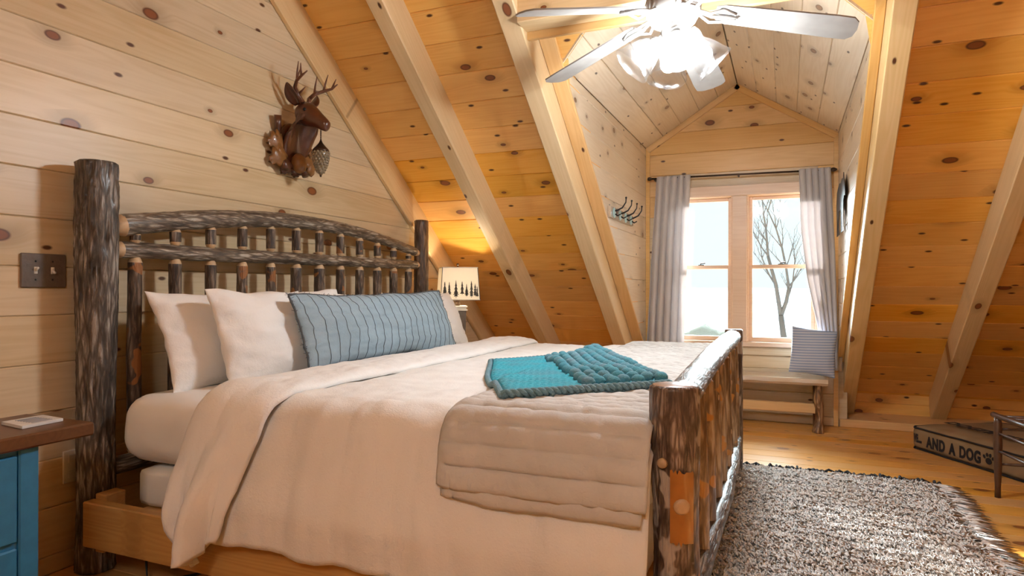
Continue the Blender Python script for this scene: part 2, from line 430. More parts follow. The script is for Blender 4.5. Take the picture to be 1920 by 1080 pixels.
fl = struct('floor', MB().box((XG-.1, YB, -.12), (XR+.1, 4.3, -.022)), 'floor', 'knotty amber pine plank floor under the bed and rug', 'floor')
y = YW; i = 0
while y > -2.4:
    board(fl, 'floor_board', 'floor', (XG, y-.1385, 0), (1, 0, 0), (0, 1, 0), XR-XG, .1375, .022, .0025); y -= .1385; i += 1

# gable wall behind the headboard
def profile_poly(x):
    return [(x, YB, -.1), (x, 4.3, -.1), (x, 4.3, zdeck(4.3)+.02), (x, RIDGE_Y, zdeck(RIDGE_Y)), (x, YB, zdeck(YB))]
wl = struct('wall_left', MB().prism(profile_poly(XG-.022), (-1, 0, 0), .08), 'wall', 'pale knotty pine plank wall behind the headboard', 'wall')
k = 0
while True:
    z0 = .233-PITCH*2+k*PITCH; z1 = z0+PITCH; k += 1
    if z0 > 3.1: break
    e0 = min(YK, ydeck(z0)); e1 = min(YK, ydeck(z1))
    z0c = max(z0, 0)
    board(wl, 'wall_board', 'wall', (XG, -4.0, z0c), (0, 1, 0), (0, 0, 1), 4.0+min(e0, e1), z1-z0c-.0008, .022, .0035, b0=e0-min(e0, e1), b1=e1-min(e0, e1))
wr = struct('wall_right', MB().prism(profile_poly(XR), (1, 0, 0), .08), 'wall', 'plain pine gable wall at the far right end of the loft', 'wall')
wf = struct('wall_front', MB().box((XG-.1, YB-.1, -.1), (XR+.1, YB, zdeck(YB)+.2)), 'wall', 'low pine wall behind the viewer under the opposite slope', 'wall')

# outer wall with the window (low knee wall + dormer front)
wb = MB()
T = .14; y0, y1 = YW+.022, YW+.022+T
WX0, WX1, WZ0, WZ1 = 1.395, 2.485, .585, 1.755        # rough opening
wb.box((XG-.1, YK+.022, -.1), (DXL-.02, YK+.12, .35)); wb.box((DXR+.02, YK+.022, -.1), (XR+.1, YK+.12, .35))
wb.box((DXL-.06, YW+.03, -.02), (DXL-.01, YK+.1, .47)); wb.box((DXR+.01, YW+.03, -.02), (DXR+.06, YK+.1, .47))
wb.box((DXL-.06, y0, -.1), (DXR+.06, y1, WZ0)); wb.box((DXL-.06, y0, WZ0), (WX0, y1, DZE+.02)); wb.box((WX1, y0, WZ0), (DXR+.06, y1, DZE+.02))
wb.box((WX0, y0, WZ1), (WX1, y1, DZE+.02))
wb.prism([(DXL-.06, y0, DZE), (DXR+.06, y0, DZE), (DXC, y0, DZR+.06)], (0, 1, 0), T)
wb = struct('wall_back', wb, 'wall', 'knotty pine wall under the window and along the low eave', 'wall')
for k in range(20):
    z0 = max(0, Z0+PITCH*k); z1 = Z0+PITCH*(k+1)
    if z0 > DZR: break
    h = z1-z0-.0008
    if z0 < .55:
        zt = min(z1, .56 if z0 < .5 else z1)
    spans = []
    if z1 <= WZ0+.02: spans = [(DXL, DXR)]
    elif z0 >= WZ1+.0: spans = [(DXL, DXR)]
    else: spans = [(DXL, WX0), (WX1, DXR)]
    for (a, b) in spans:
        f = lambda z: max(0, (z-DZE))*(DXC-DXL)/(DZR-DZE)
        s0, s1 = f(z0), f(min(z1, DZR-.004)); hh = min(h, DZR-.004-z0)
        if hh < .02: continue
        board(wb, 'wall_board', 'trim' if z1 > 1.7 else 'wall', (a, YW, z0), (1, 0, 0), (0, 0, 1), b-a, hh, .022, .0035, a0=s0, a1=s1, b0=-s0, b1=-s1)
# knee wall boards left and right of the dormer, standing on a low ledge
for (a, b) in ((XG, DXL-.01), (DXR+.01, XR)):
    for z0, z1 in ((.05, .135), (.136, .26)):
        board(wb, 'knee_wall_board', 'deck', (a, YK, z0), (1, 0, 0), (0, 0, 1), b-a, z1-z0, .022, .003)
    board(wb, 'ledge_board', 'trim', (a, YW-.008, 0), (1, 0, 0), (0, 0, 1), b-a, .056, .022, .003)
    board(wb, 'ledge_top', 'trim', (a, YW+.014, .056), (1, 0, 0), (0, 1, 0), b-a, YK-YW-.014, .05, .003)

# main sloping ceiling
ce = MB()
def slab(mb, xa, xb, ya, yb):        # slab above the deck boards between two y's
    e = .024*NN
    poly = [(xa, ya, ZD-SL*ya+e), (xa, yb, ZD-SL*yb+e), (xb, yb, ZD-SL*yb+e), (xb, ya, ZD-SL*ya+e)]
    mb.prism(poly, (0, SN, CS), .12)
slab(ce, XG-.1, DXL-.001, RIDGE_Y, 4.4); slab(ce, DXR+.001, XR+.1, RIDGE_Y, 4.4); slab(ce, DXL-.001, DXR+.001, RIDGE_Y, 1.24)
e = .0
ce.prism([(XG-.1, RIDGE_Y, zdeck(RIDGE_Y)), (XG-.1, YB, zdeck(YB)), (XR+.1, YB, zdeck(YB)), (XR+.1, RIDGE_Y, zdeck(RIDGE_Y))], (0, -SN, CS), .12)
ce = struct('ceiling', ce, 'deck', 'sloping knotty pine plank ceiling with heavy rafters', 'ceiling')
DP = .188
s0 = 3.111 % DP
row = -2
s = 5.367
while s > .3:
    sa = s-DP; ya = s/NN              # lower edge in y
    o_y = s/NN; o_z = ZD-SL*o_y
    up = (0, -CS, SN)
    def add(xa, xb): board(ce, 'ceiling_board', 'deck', (xa, o_y, o_z), (1, 0, 0), up, xb-xa, DP-.001, .022, .004)
    if o_y-DP/NN > 1.16:
        ext = lambda yy: max(0., min(.70, (ZD-SL*max(1.24, yy)-DZE)/(DZR-DZE)*(DXC-DXL))+.004)
        e0, e1 = ext(o_y), ext(o_y-DP/NN)
        board(ce, 'ceiling_board', 'deck', (XG, o_y, o_z), (1, 0, 0), up, DXL-.001-XG, DP-.001, .022, .004, b0=e0, b1=e1)
        board(ce, 'ceiling_board', 'deck', (DXR+.001, o_y, o_z), (1, 0, 0), up, XR-DXR-.001, DP-.001, .022, .004, a0=-e0, a1=-e1)
    else: add(XG, XR)
    s -= DP
def rafter(x0, x1, ya=-.6, yb=4.05, dz=0., mat='rafter'):
    o_y = yb; o = (x0, yb, ZB-SL*yb)
    L = (yb-ya)*NN
    # local x runs up the slope; bottom face is the room side
    return board(ce, 'rafter', mat, (x1, yb, ZB-SL*yb), (0, -CS, SN), (-1, 0, 0), L, x1-x0, DK+.004, .005)
for xa, xb in ((XG+.001, -.068), (.42, .51), (1.04, 1.14), (2.655, 2.745), (3.25, 3.345), (3.86, 3.955), (4.5, 4.6), (5.15, 5.25)):
    rafter(xa, xb)
rafter(1.60, 1.70, ya=-.6, yb=1.15); rafter(2.13, 2.23, ya=-.6, yb=1.15)
board(ce, 'header_beam', 'rafter', (1.14, 1.175, 2.215), (1, 0, 0), (0, 0, 1), 2.655-1.14, .40, .12, .004)
board(ce, 'header_trim', 'trim', (1.14, 1.300, 2.180), (1, 0, 0), (0, 0, 1), 2.655-1.14, .10, .02, .003)
for xa, xb in ((1.141, DXL+.008), (DXR-.008, 2.654)):      # boards closing the joint between rafter and dormer side wall
    yb = YW-.02; o_y = yb
    board(ce, 'dormer_edge_board', 'trim', (xb, yb, ZD-SL*yb-.019*NN), (0, -CS, SN), (-1, 0, 0), (yb-1.31)*NN, xb-xa, .018, .003)

# dormer side walls and ceiling
def cheek(name, x, sgn, label):
    mb = MB(); xo = x-sgn*.022
    yl = ydeck(DZE)
    mb.prism([(xo, YW+.1, .40), (xo, YW+.1, DZE+.08), (xo, 1.53, DZE+.08), (xo, yl+.02, DZE)], (-sgn, 0, 0), .06)
    st = struct(name, mb, 'dormer', label, 'wall')
    for k in range(3, 16):
        z0 = Z0+PITCH*k; z1 = min(z0+PITCH, DZE)
        if z1 < .5 or z1-z0 < .01: continue
        if ydeck(z1) > YW: continue
        A0, A1 = min(ydeck(z0)+.004, YW), ydeck(z1)+.004
        if sgn > 0: board(st, 'wall_board', 'dormer', (x, 0, z0), (0, 1, 0), (0, 0, 1), YW, z1-z0-.0008, .022, .0035, a0=A0, a1=A1)
        else: board(st, 'wall_board', 'dormer', (x, YW, z0), (0, -1, 0), (0, 0, 1), 0, z1-z0-.0008, .022, .0035, b0=YW-A0, b1=YW-A1)
    return st
cl = cheek('wall_dormer_left', DXL, 1, 'knotty pine dormer side wall, paled as if brightly lit, carrying the hook rack')
cr = cheek('wall_dormer_right', DXR, -1, 'knotty pine dormer side wall, paled as if brightly lit, carrying the bear cutout')
sl_l = math.hypot(DXC-DXL, DZR-DZE); ux, uz = (DXC-DXL)/sl_l, (DZR-DZE)/sl_l
md = MB()
md.prism([(DXL-.02, 1.62, DZE+.02), (DXL-.02, YW+.3, DZE+.02), (DXC, YW+.3, DZR+.03), (DXC, 1.02, DZR+.03)], (-uz, 0, ux), .08)
md.prism([(DXR+.02, 1.62, DZE+.02), (DXC, 1.02, DZR+.03), (DXC, YW+.3, DZR+.03), (DXR+.02, YW+.3, DZE+.02)], (uz, 0, ux), .08)
dc = struct('ceiling_dormer', md, 'dormer', 'pine plank gable ceiling over the window dormer, paled as if brightly lit', 'ceiling')
nb = 5; bw = sl_l/nb
for k in range(nb):
    za, zb_ = DZE+uz*bw*k, DZE+uz*bw*(k+1); ca, cb_ = max(1.24, ydeck(za)-.01), max(1.24, ydeck(zb_)-.01)
    board(dc, 'ceiling_board', 'dormer', (DXL+ux*bw*k, 0, za), (0, 1, 0), (ux, 0, uz), YW, bw-.001, .02, .004, a0=ca, a1=cb_)
    board(dc, 'ceiling_board', 'dormer', (DXR-ux*bw*k, YW, za), (0, -1, 0), (-ux, 0, uz), 0, bw-.001, .02, .004, b0=YW-ca, b1=YW-cb_)
# trims of the dormer
tn = [0]
def trim(o, ex, ey, L, Wd, T, mat='trim', label='', **kw):
    tn[0] += 1
    b = board(None, 'trim_%d' % tn[0], mat, o, ex, ey, L, Wd, T, .003, **kw); tag(b, label, 'trim', kind='structure'); return b
trim((DXL+.001, YW-.018, 0), (1, 0, 0), (0, 0, 1), .03, DZE, .018, label='narrow pine corner trim left of the window bay')
trim((DXR-.031, YW-.018, 0), (1, 0, 0), (0, 0, 1), .03, DZE, .018, label='narrow pine corner trim right of the window bay')
a = .045
trim((DXL+uz*a, YW-.02, DZE-ux*a), (ux, 0, uz), (-uz, 0, ux), sl_l, a, .018, label='sloping pine trim on the left side of the dormer gable')
trim((DXC-uz*a, YW-.02, DZR-ux*a), (ux, 0, -uz), (uz, 0, ux), sl_l, a, .018, label='sloping pine trim on the right side of the dormer gable')

# ------------------------------------------------------------------ window
win = bpy.data.objects.new('window_1', None); COL.objects.link(win); win.location = (DXC, YW, WZ0)
tag(win, 'pair of pale wood double-hung windows in the dormer', 'window', kind='structure')
def wbox(name, a, b, mat='winwood', c=.003): return MB().box(a, b, c).build(name, mat, win)
yc = YW-.018
wbox('casing', (1.335, yc, 1.725), (2.545, YW-.001, 1.808)); wbox('casing', (1.335, yc, .60), (1.405, YW-.001, 1.724)); wbox('casing', (2.475, yc, .60), (2.545, YW-.001, 1.724))
wbox('mullion', (1.885, yc, .60), (1.99, YW+.10, 1.724))
wbox('sill', (1.31, YW-.05, .566), (2.57, YW+.12, .60)); wbox('apron', (1.335, yc, .500), (2.545, YW-.001, .565), 'wall')
for xa, xb in ((1.405, 1.885), (1.99, 2.475)):
    wbox('jamb', (xa-.01, YW, .60), (xa+.012, YW+.13, 1.74)); wbox('jamb', (xb-.012, YW, .60), (xb+.01, YW+.13, 1.74)); wbox('jamb', (xa, YW, 1.722), (xb, YW+.13, 1.745))
    for nm, z0, z1, ya in (('lower_sash', .60, 1.19, YW+.03), ('upper_sash', 1.162, 1.722, YW+.065)):
        x0, x1 = xa+.012, xb-.012; fw_ = .026
        mb = MB(); yb = ya+.032
        mb.box((x0, ya, z0), (x0+fw_, yb, z1), .002); mb.box((x1-fw_, ya, z0), (x1, yb, z1), .002)
        mb.box((x0+fw_, ya, z0), (x1-fw_, yb, z0+fw_+(.008 if nm[0] == 'l' else 0)), .002); mb.box((x0+fw_, ya, z1-fw_), (x1-fw_, yb, z1), .002)
        so = mb.build(nm, 'winwood', win)
        MB().box((x0+fw_-.003, ya+.013, z0+fw_-.003), (x1-fw_+.003, ya+.017, z1-fw_+.003)).build('pane', 'pane', so, origin=win.location)
        if nm[0] == 'l':
            q = MB(); xm = (x0+x1)/2; q.box((xm-.022, ya+.004, z1), (xm+.022, ya+.03, z1+.006), .001); q.tube([(xm-.005, ya+.015, z1+.006), (xm-.005, ya+.015, z1+.014), (xm+.03, ya+.005, z1+.018)], .005, 8)
            q.build('sash_lock', 'bronze', so, origin=win.location)
for c in win.children:
    for d in c.children: d.location = (0, 0, 0)
for c in win.children: c.location = (0, 0, 0)

# ------------------------------------------------------------------ outside
def ridge_mesh(name, yc, x0, x1, zbase, hf, mat, label, cat, dep=30):
    n = 60; vs = []; 
    for i in range(n+1):
        x = x0+(x1-x0)*i/n; vs += [(x, yc-dep, zbase), (x, yc-dep*.4, zbase+hf(x)*.7), (x, yc, zbase+hf(x)), (x, yc+dep, zbase)]
    fs = [(4*i+k, 4*i+k+4, 4*i+k+5, 4*i+k+1) for i in range(n) for k in range(3)]
    return tag(mkobj(name, vs, fs, mat, None, True), label, cat)
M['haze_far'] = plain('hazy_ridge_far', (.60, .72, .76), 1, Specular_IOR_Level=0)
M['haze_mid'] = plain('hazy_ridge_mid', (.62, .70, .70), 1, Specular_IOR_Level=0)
M['meadow'] = plain('winter_meadow', (.40, .39, .37), 1, Specular_IOR_Level=0)
M['brush'] = plain('pale_winter_brush', (.50, .49, .42), 1, Specular_IOR_Level=0)
M['treebark'] = plain('pale_tree_bark', (.17, .17, .18), .9)
tag(mkobj('meadow', [(-400, 6, -4.5), (400, 6, -4.5), (400, 420, -9), (-400, 420, -9)], [(0, 1, 2, 3)], 'meadow'), 'pale winter ground falling away outside the window', 'ground', kind='stuff')
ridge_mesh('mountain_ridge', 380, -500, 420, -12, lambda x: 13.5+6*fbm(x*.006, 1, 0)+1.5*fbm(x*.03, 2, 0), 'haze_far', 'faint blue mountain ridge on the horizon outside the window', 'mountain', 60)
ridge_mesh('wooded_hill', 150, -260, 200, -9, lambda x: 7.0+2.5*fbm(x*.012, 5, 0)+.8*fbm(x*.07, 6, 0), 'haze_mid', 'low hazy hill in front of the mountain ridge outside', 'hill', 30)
rb = random.Random(3)
for i, (bx_, by_, br_, lab) in enumerate(((-3.0, 46, 2.0, 'round pale bush outside below the left window pane'), (-1.0, 40, 1.5, 'small pale bush outside at the foot of the left window'), (2.2, 44, 1.7, 'pale bush left of the bare tree outside'), (5.6, 47, 1.9, 'pale bush right of the bare tree outside'))):
    mb = MB(); mb.ball((bx_, by_, -5+br_*.75), (br_*1.5, br_, br_), 20, 14)
    mb.v = [tuple(Vector(v)+Vector((fbm(v[0]*1.3, v[1]*1.3, v[2]*1.3), fbm(v[1], v[2]*1.3, 4), fbm(v[2]*1.4, v[0], 9)))*.55) for v in mb.v]
    tag(mb.build('bush', 'brush', None, True, origin=(bx_, by_, -5)), lab, 'bush')
# bare tree
tr = thing('bare_tree', (2.25, 12, -4.7), 'leafless forked tree seen through the right window', 'tree')
tb = MB(); rb = random.Random(11)
tb.tube([(2.25, 12, -4.75), (2.23, 12, -2), (2.22, 12, 0), (2.16, 12, .5)], [.09, .075, .06, .055], 8)
tb.build('trunk', 'treebark', tr, True)
def branch(mb, p, d, L, r, lev):
    pts = [Vector(p)]; n = 5; dd = Vector(d).normalized()
    for i in range(n):
        dd = (dd+Vector((rb.uniform(-.16, .16), rb.uniform(-.1, .1), rb.uniform(-.02, .12)))).normalized(); pts.append(pts[-1]+dd*L/n)
    mb.tube(pts, [r*(1-.75*i/n) for i in range(n+1)], 5)
    if lev > 0:
        for i in range(1, n+1):
            for _ in range(2 if lev > 1 else 1):
                sx = rb.choice((-1, 1)); branch(mb, pts[i], dd+Vector((sx*rb.uniform(.35, .9), rb.uniform(-.3, .3), rb.uniform(.1, .5))), L*rb.uniform(.28, .42), r*.42, lev-1)
for st, en in (((2.16, 12, .5), (1.93, 12, 1.65)), ((2.16, 12, .5), (2.30, 12, 1.05))):
    q = MB(); q.tube([st, ((st[0]+en[0])/2+.03, 12.03, (st[2]+en[2])/2), en], [.045, .038, .03], 7)
    L0 = 1.35
    branch(q, en, (-.06, 0, 1) if en[0] < 2.1 else (-.03, .05, 1), L0 if en[0] < 2.1 else 1.9, .028, 2)
    branch(q, ((st[0]+en[0])/2+.03, 12.03, (st[2]+en[2])/2), (-.5, .1, .9) if en[0] < 2.1 else (.45, 0, .9), 1.0, .02, 2)
    branch(q, en, (-.55, -.1, .8) if en[0] < 2.1 else (.55, .1, .8), .9, .016, 1)
    q.build('branch', 'treebark', tr, True)

# ------------------------------------------------------------------ bed frame
def logmesh(name, pts, R, mat, parent, seg=28, rings=60, amp=.10, ridge=.05, freq=9, seed=0, taper_end=0, mats=None, tenon=0., wob=.0, knob=True):
    """a bark-covered log along a polyline; tenon>0: peeled tapered ends of that length"""
    pts = [Vector(p) for p in pts]
    cum = [0]
    for a_, b_ in zip(pts[:-1], pts[1:]): cum.append(cum[-1]+(b_-a_).length)
    Lt = cum[-1]
    def at(s):
        for i in range(len(pts)-1):
            if s <= cum[i+1] or i == len(pts)-2:
                t = (s-cum[i])/max(1e-9, cum[i+1]-cum[i]); return pts[i].lerp(pts[i+1], min(max(t, 0), 1))
    ss = []
    if tenon > 0: ss += [0, tenon*.45, tenon*.9, tenon, ]
    else: ss += [0, min(.006, Lt*.02)]
    a0, a1 = ss[-1], Lt-(tenon if tenon > 0 else min(.006, Lt*.02))
    ss += [a0+(a1-a0)*i/rings for i in range(1, rings)]+[a1]
    if tenon > 0: ss += [Lt-tenon*.9, Lt-tenon*.45, Lt]
    else: ss += [Lt]
    vs = []; fs = []; fm = []; nr = len(ss)
    t0 = (pts[1]-pts[0]).normalized()
    nrm = (Vector((0, 0, 1))-t0*t0.z).normalized() if abs(t0.z) < .9 else (Vector((1, 0, 0))-t0*t0.x).normalized()
    for i, s in enumerate(ss):
        c = at(s); t = (at(min(s+.02, Lt))-at(max(s-.02, 0))).normalized()
        nrm = (nrm-t*nrm.dot(t)).normalized(); bn = t.cross(nrm)
        base = R(s/Lt) if callable(R) else R
        end = False; k = 1.0
        if tenon > 0:
            d = min(s, Lt-s)
            if d < tenon*.95: k = .55+.45*(d/tenon)**.7; end = True
        elif i in (0, nr-1): k = .90; end = True
        if wob: c = c+nrm*nz(s*2.2, seed, 1)*wob+bn*nz(s*2.2, seed, 7)*wob
        for q in range(seg):
            a = 2*PI*q/seg; ca, sa = math.cos(a), math.sin(a)
            r = base*k
            if not end or tenon == 0:
                r *= 1+amp*nz(ca*1.1+seed, sa*1.1, s*2.6)
                rd = 1-abs(nz(ca*freq*.5+seed*3, sa*freq*.5, s*freq*.9+seed))*2
                r += base*ridge*(rd-.4)*(1 if not end else .3)
            vs.append(c+(nrm*ca+bn*sa)*r)
    for i in range(nr-1):
        pale = tenon > 0 and (ss[i] < tenon*.95 or ss[i+1] > Lt-tenon*.95)
        for q in range(seg):
            a = i*seg+q; b = i*seg+(q+1) % seg; fs.append((a, b, b+seg, a+seg)); fm.append(1 if pale else 0)
    fs.append(tuple(range(seg-1, -1, -1))); fs.append(tuple((nr-1)*seg+q for q in range(seg))); fm += [1, 1]
    o = mkobj(name, vs, fs, mats or [mat, 'endgrain'], parent, True, fm)
    try: o.data.set_sharp_from_angle(angle=math.radians(60))
    except Exception: pass
    return o

HY1 = 2.25; FX = 2.03; FX1 = 2.008; FY1 = 2.16
bed = thing('bed_frame', (1.0, 1.1, 0), 'rustic bark-covered log bed frame with arched headboard', 'bed')
logmesh('headboard_post', [(0, 0, 0), (0, 0, .7), (0, 0, 1.452)], lambda t: .0625-.004*math.sin(t*5), 'bark_grey', bed, 60, 150, .06, .10, 13, 1)
logmesh('headboard_post', [(0, HY1, 0), (0, HY1, .7), (0, HY1, 1.463)], .0475, 'bark_brown', bed, 36, 90, .06, .08, 12, 4)
def arch(yy):
    t = (yy-.05)/(HY1-.1); return 1.225+.013*t+.108*math.sin(PI*min(1, max(0, t*1.0)))**.9
ys = np.linspace(.045, HY1-.04, 26)
logmesh('headboard_top_rail', [(.0, y_, arch(y_)) for y_ in ys], lambda t: .041-.014*t, 'bark_rail_y', bed, 26, 110, .07, .09, 14, 7, tenon=.05, mats=['bark_rail_y', 'peel'])
def midz(yy): return 1.143+.0075*yy
logmesh('headboard_middle_rail', [(.0, y_, midz(y_)) for y_ in np.linspace(.045, HY1-.04, 8)], lambda t: .031-.003*t, 'bark_rail_y', bed, 22, 90, .07, .07, 14, 9, tenon=.045, mats=['bark_rail_y', 'peel'])
for i in range(12):
    y_ = .15+i*(2.09-.15)/11
    za, zb = midz(y_)+.024, arch(y_)-.028
    rr = .0215 if zb-za > .05 else .019
    logmesh('spindle', [(0, y_, za), (0, y_, (za+zb)/2), (0, y_, zb)], rr, 'bark_spin', bed, 16, 14, .08, .06, 16, 20+i, tenon=min(.018, (zb-za)*.3), mats=['bark_spin', 'peel'])
    dx = random.uniform(-.006, .006)
    logmesh('spindle', [(0, y_, .37), (dx, y_+random.uniform(-.006, .006), .75), (0, y_, midz(y_)-.022)], random.uniform(.0225, .0265), 'bark_spin', bed, 16, 50, .09, .06, 14, 50+i, tenon=.024, mats=['bark_spin', 'peel'])
logmesh('headboard_lower_rail', [(0, .05, .35), (0, 1.1, .35), (0, HY1-.05, .35)], .032, 'bark_rail_y', bed, 18, 50, .06, .06, 14, 90)
# side rails and slats
MB().box((.058, -.088, .118), (1.985, -.046, .272), .004).build('side_rail', 'rail', bed)
MB().box((.055, HY1-.11, .118), (1.96, HY1-.07, .272), .004).build('side_rail', 'rail', bed)
MB().box((.060, -.044, .215), (.115, .03, .288), .003).build('corner_block', 'rail', bed)
MB().box((.060, -.044, .085), (.098, .03, .13), .003).build('corner_block', 'rail', bed)
for i in range(7): 
    x_ = .2+i*.28; MB().box((x_, -.046, .212), (x_+.09, HY1-.11, .234), .003).build('slat', 'rail', bed)
# footboard
logmesh('footboard_post', [(FX, 0, .012), (FX+.004, 0, .4), (FX, 0, .775)], lambda t: .0535+.004*math.cos(t*7), 'bark_foot', bed, 54, 130, .07, .075, 13, 31)
logmesh('footboard_post', [(FX1, FY1, .012), (FX1, FY1, .4), (FX1, FY1, .785)], .046, 'bark_foot', bed, 36, 80, .07, .07, 12, 37)
for zc, az, rr, rz in ((.505, -1.15, .019, .019), (.60, -1.9, .012, .015), (.33, -1.6, .014, .017)):
    q = MB(); q.lathe([(rr, -.004), (rr*.98, .003), (rr*.7, .006), (rr*.2, .007)], (FX+.060*math.cos(az), .060*math.sin(az), zc), 14, axis=(math.cos(az), math.sin(az), 0)); q.build('bark_knot', 'peel', bed, True)
vs = []; nA, nZ = 14, 12
for j in range(nZ+1):
    for i in range(nA+1):
        az = -1.62+.95*i/nA; zz = .42+.165*j/nZ+(.012*nz(i*.9, j*.2, 5) if j in (0, nZ) else 0); r_ = .0595+.0025*math.sin(PI*i/nA)
        vs.append((FX+.002+r_*math.cos(az), r_*math.sin(az), zz))
mkobj('peeled_patch', vs, [(j*(nA+1)+i, j*(nA+1)+i+1, (j+1)*(nA+1)+i+1, (j+1)*(nA+1)+i) for j in range(nZ) for i in range(nA)], 'peel_orange', bed, True)
def fx(y_): return FX+(FX1-FX)*y_/FY1
def toprail(y_): return .722+.020*y_/FY1+.018*math.sin(PI*y_/FY1)
logmesh('footboard_top_rail', [(fx(y_), y_, toprail(y_)) for y_ in np.linspace(.045, FY1-.04, 12)], .040, 'bark_rail_y', bed, 26, 90, .06, .07, 14, 41, tenon=.03, mats=['bark_rail_y', 'peel'])
logmesh('footboard_lower_rail', [(fx(y_)+.035*math.sin(PI*y_/FY1), y_, .20+.03*math.sin(PI*y_/FY1)) for y_ in np.linspace(.045, FY1-.04, 14)], .036, 'bark_rail_y', bed, 22, 90, .09, .07, 14, 43, tenon=.03, mats=['bark_rail_y', 'peel'], wob=.008)
for i in range(9):
    y_ = .17+i*(FY1-.34)/8
    o = logmesh('footboard_spindle', [(fx(y_)+.012, y_, .225), (fx(y_)+random.uniform(0, .012), y_+random.uniform(-.01, .01), .45), (fx(y_), y_, toprail(y_)-.02)], random.uniform(.027, .034), 'bark_slat', bed, 18, 44, .09, .05, 12, 70+i, tenon=.02, mats=['bark_slat', 'peel'])
    for _ in range(2):
        zz = random.uniform(.32, .66); q = MB(); q.ball((fx(y_)+.030, y_+random.uniform(-.012, .0), zz), (.0035, .008, .011), 10, 8)
        q.build('twig_scar', 'peel', o, True, origin=bed.location).location = (0, 0, 0)

# ------------------------------------------------------------------ bedding
def cushion_box(name, lo, hi, rad, mat, label, cat, nx, ny, nzz, amp=.006, bulge=.015, seed=0):
    """rounded, slightly soft box: subdivided cube pushed to a rounded box"""
    lo = Vector(lo); hi = Vector(hi); c = (lo+hi)/2; h = (hi-lo)/2
    vs = {}; V = []; F = []
    def vid(p):
        k = (round(p[0], 5), round(p[1], 5), round(p[2], 5))
        if k not in vs: vs[k] = len(V); V.append(k)
        return vs[k]
    n = (nx, ny, nzz)
    for ax in range(3):
        o1, o2 = (ax+1) % 3, (ax+2) % 3
        for sg in (-1, 1):
            for i in range(n[o1]):
                for j in range(n[o2]):
                    q = []
                    for a_, b_ in ((i, j), (i+1, j), (i+1, j+1), (i, j+1)):
                        p = [0, 0, 0]; p[ax] = sg; p[o1] = -1+2*a_/n[o1]; p[o2] = -1+2*b_/n[o2]; q.append(vid(p))
                    F.append(q if sg > 0 else q[::-1])
    out = []
    for k in V:
        p = Vector((k[0]*h.x, k[1]*h.y, k[2]*h.z))
        inner = Vector([max(-(h[i]-rad), min(h[i]-rad, p[i])) for i in range(3)])
        d = p-inner
        if d.length > 1e-9: p = inner+d.normalized()*rad*(1 if True else 1)
        p = p+Vector((0, 0, k[2]*bulge*(1-k[0]**2)*(1-k[1]**2)))
        w = c+p
        dn = d.normalized() if d.length > 1e-9 else Vector((0, 0, 0))
        w = w+dn*amp*fbm(w.x*5+seed, w.y*5, w.z*6)
        out.append(w)
    o = mkobj(name, out, F, mat, None, True, origin=(c.x, c.y, lo.z))
    return tag(o, label, cat)
cushion_box('box_spring', (.17, .03, .236), (1.94, HY1-.12, .372), .025, 'sheet', 'white box spring showing under the mattress corner', 'box spring', 30, 30, 6, .002, 0)
cushion_box('mattress', (.09, .005, .384), (1.955, HY1-.09, .625), .085, 'sheet', 'thick white mattress with fitted sheet on the log bed', 'mattress', 60, 60, 14, .008, .006, 3)

YN, YF = -.045, HY1-.03
def profile(v, zt, zn, zf, r=.085, out=0.0):
    """cross-section of cloth over the bed: v=0 far hem, v=1 near hem -> (y,z,ny,nz,top)"""
    yn, yf = YN-out, YF+out
    L = [max(.01, zt-r-zf), r*PI/2, (yf-r)-(yn+r), r*PI/2, max(.01, zt-r-zn)]
    s = v*sum(L)
    if s < L[0]: return yf, zf+s, 1, 0, 0
    s -= L[0]
    if s < L[1]:
        a = s/r; return yf-r+r*math.cos(a), zt-r+r*math.sin(a), math.cos(a), math.sin(a), a/(PI/2)
    s -= L[1]
    if s < L[2]: return yf-r-s, zt, 0, 1, 1
    s -= L[2]
    if s < L[3]:
        a = s/r; return yn+r-r*math.sin(a), zt-r+r*math.cos(a), -math.sin(a), math.cos(a), 1-a/(PI/2)
    s -= L[3]
    return yn, zt-r-s, -1, 0, 0
def duvet_fn(u, v):
    x = .66+(1.985-.66)*u
    zn = .245+.02*nz(x*3, 1, 0)+.01*nz(x*11, 2, 0)
    y_, z_, ny, nzv, top = profile(v, .660, zn, .30)
    d = 0
    if top < 1:
        low = max(0, min(1, (.60-z_)/.36))
        fold = (nz(x*4.5, 3.1, z_*.8)*.030+nz(x*10, 8.1, z_*1.2)*.012)*low
        d += fold*.8+.074*min(1, low*1.5)
        d += .010*fbm(x*7, y_*7, z_*3)+.004*abs(nz(x*22, z_*9, 3))
    d += .009*fbm(x*4.5, y_*3.0, 2)*top+.005*fbm(x*12, y_*9, 4)
    if u > .93: 
        k = (u-.93)/.07; z_ -= .05*k*k*top
    return x, y_+ny*d, z_+nzv*d
tag(grid(duvet_fn, 120, 190, 'duvet', 'duvet', None, .012, (1.3, 1.1, .65)), 'white gauze duvet spread over the bed and hanging down its side', 'duvet')
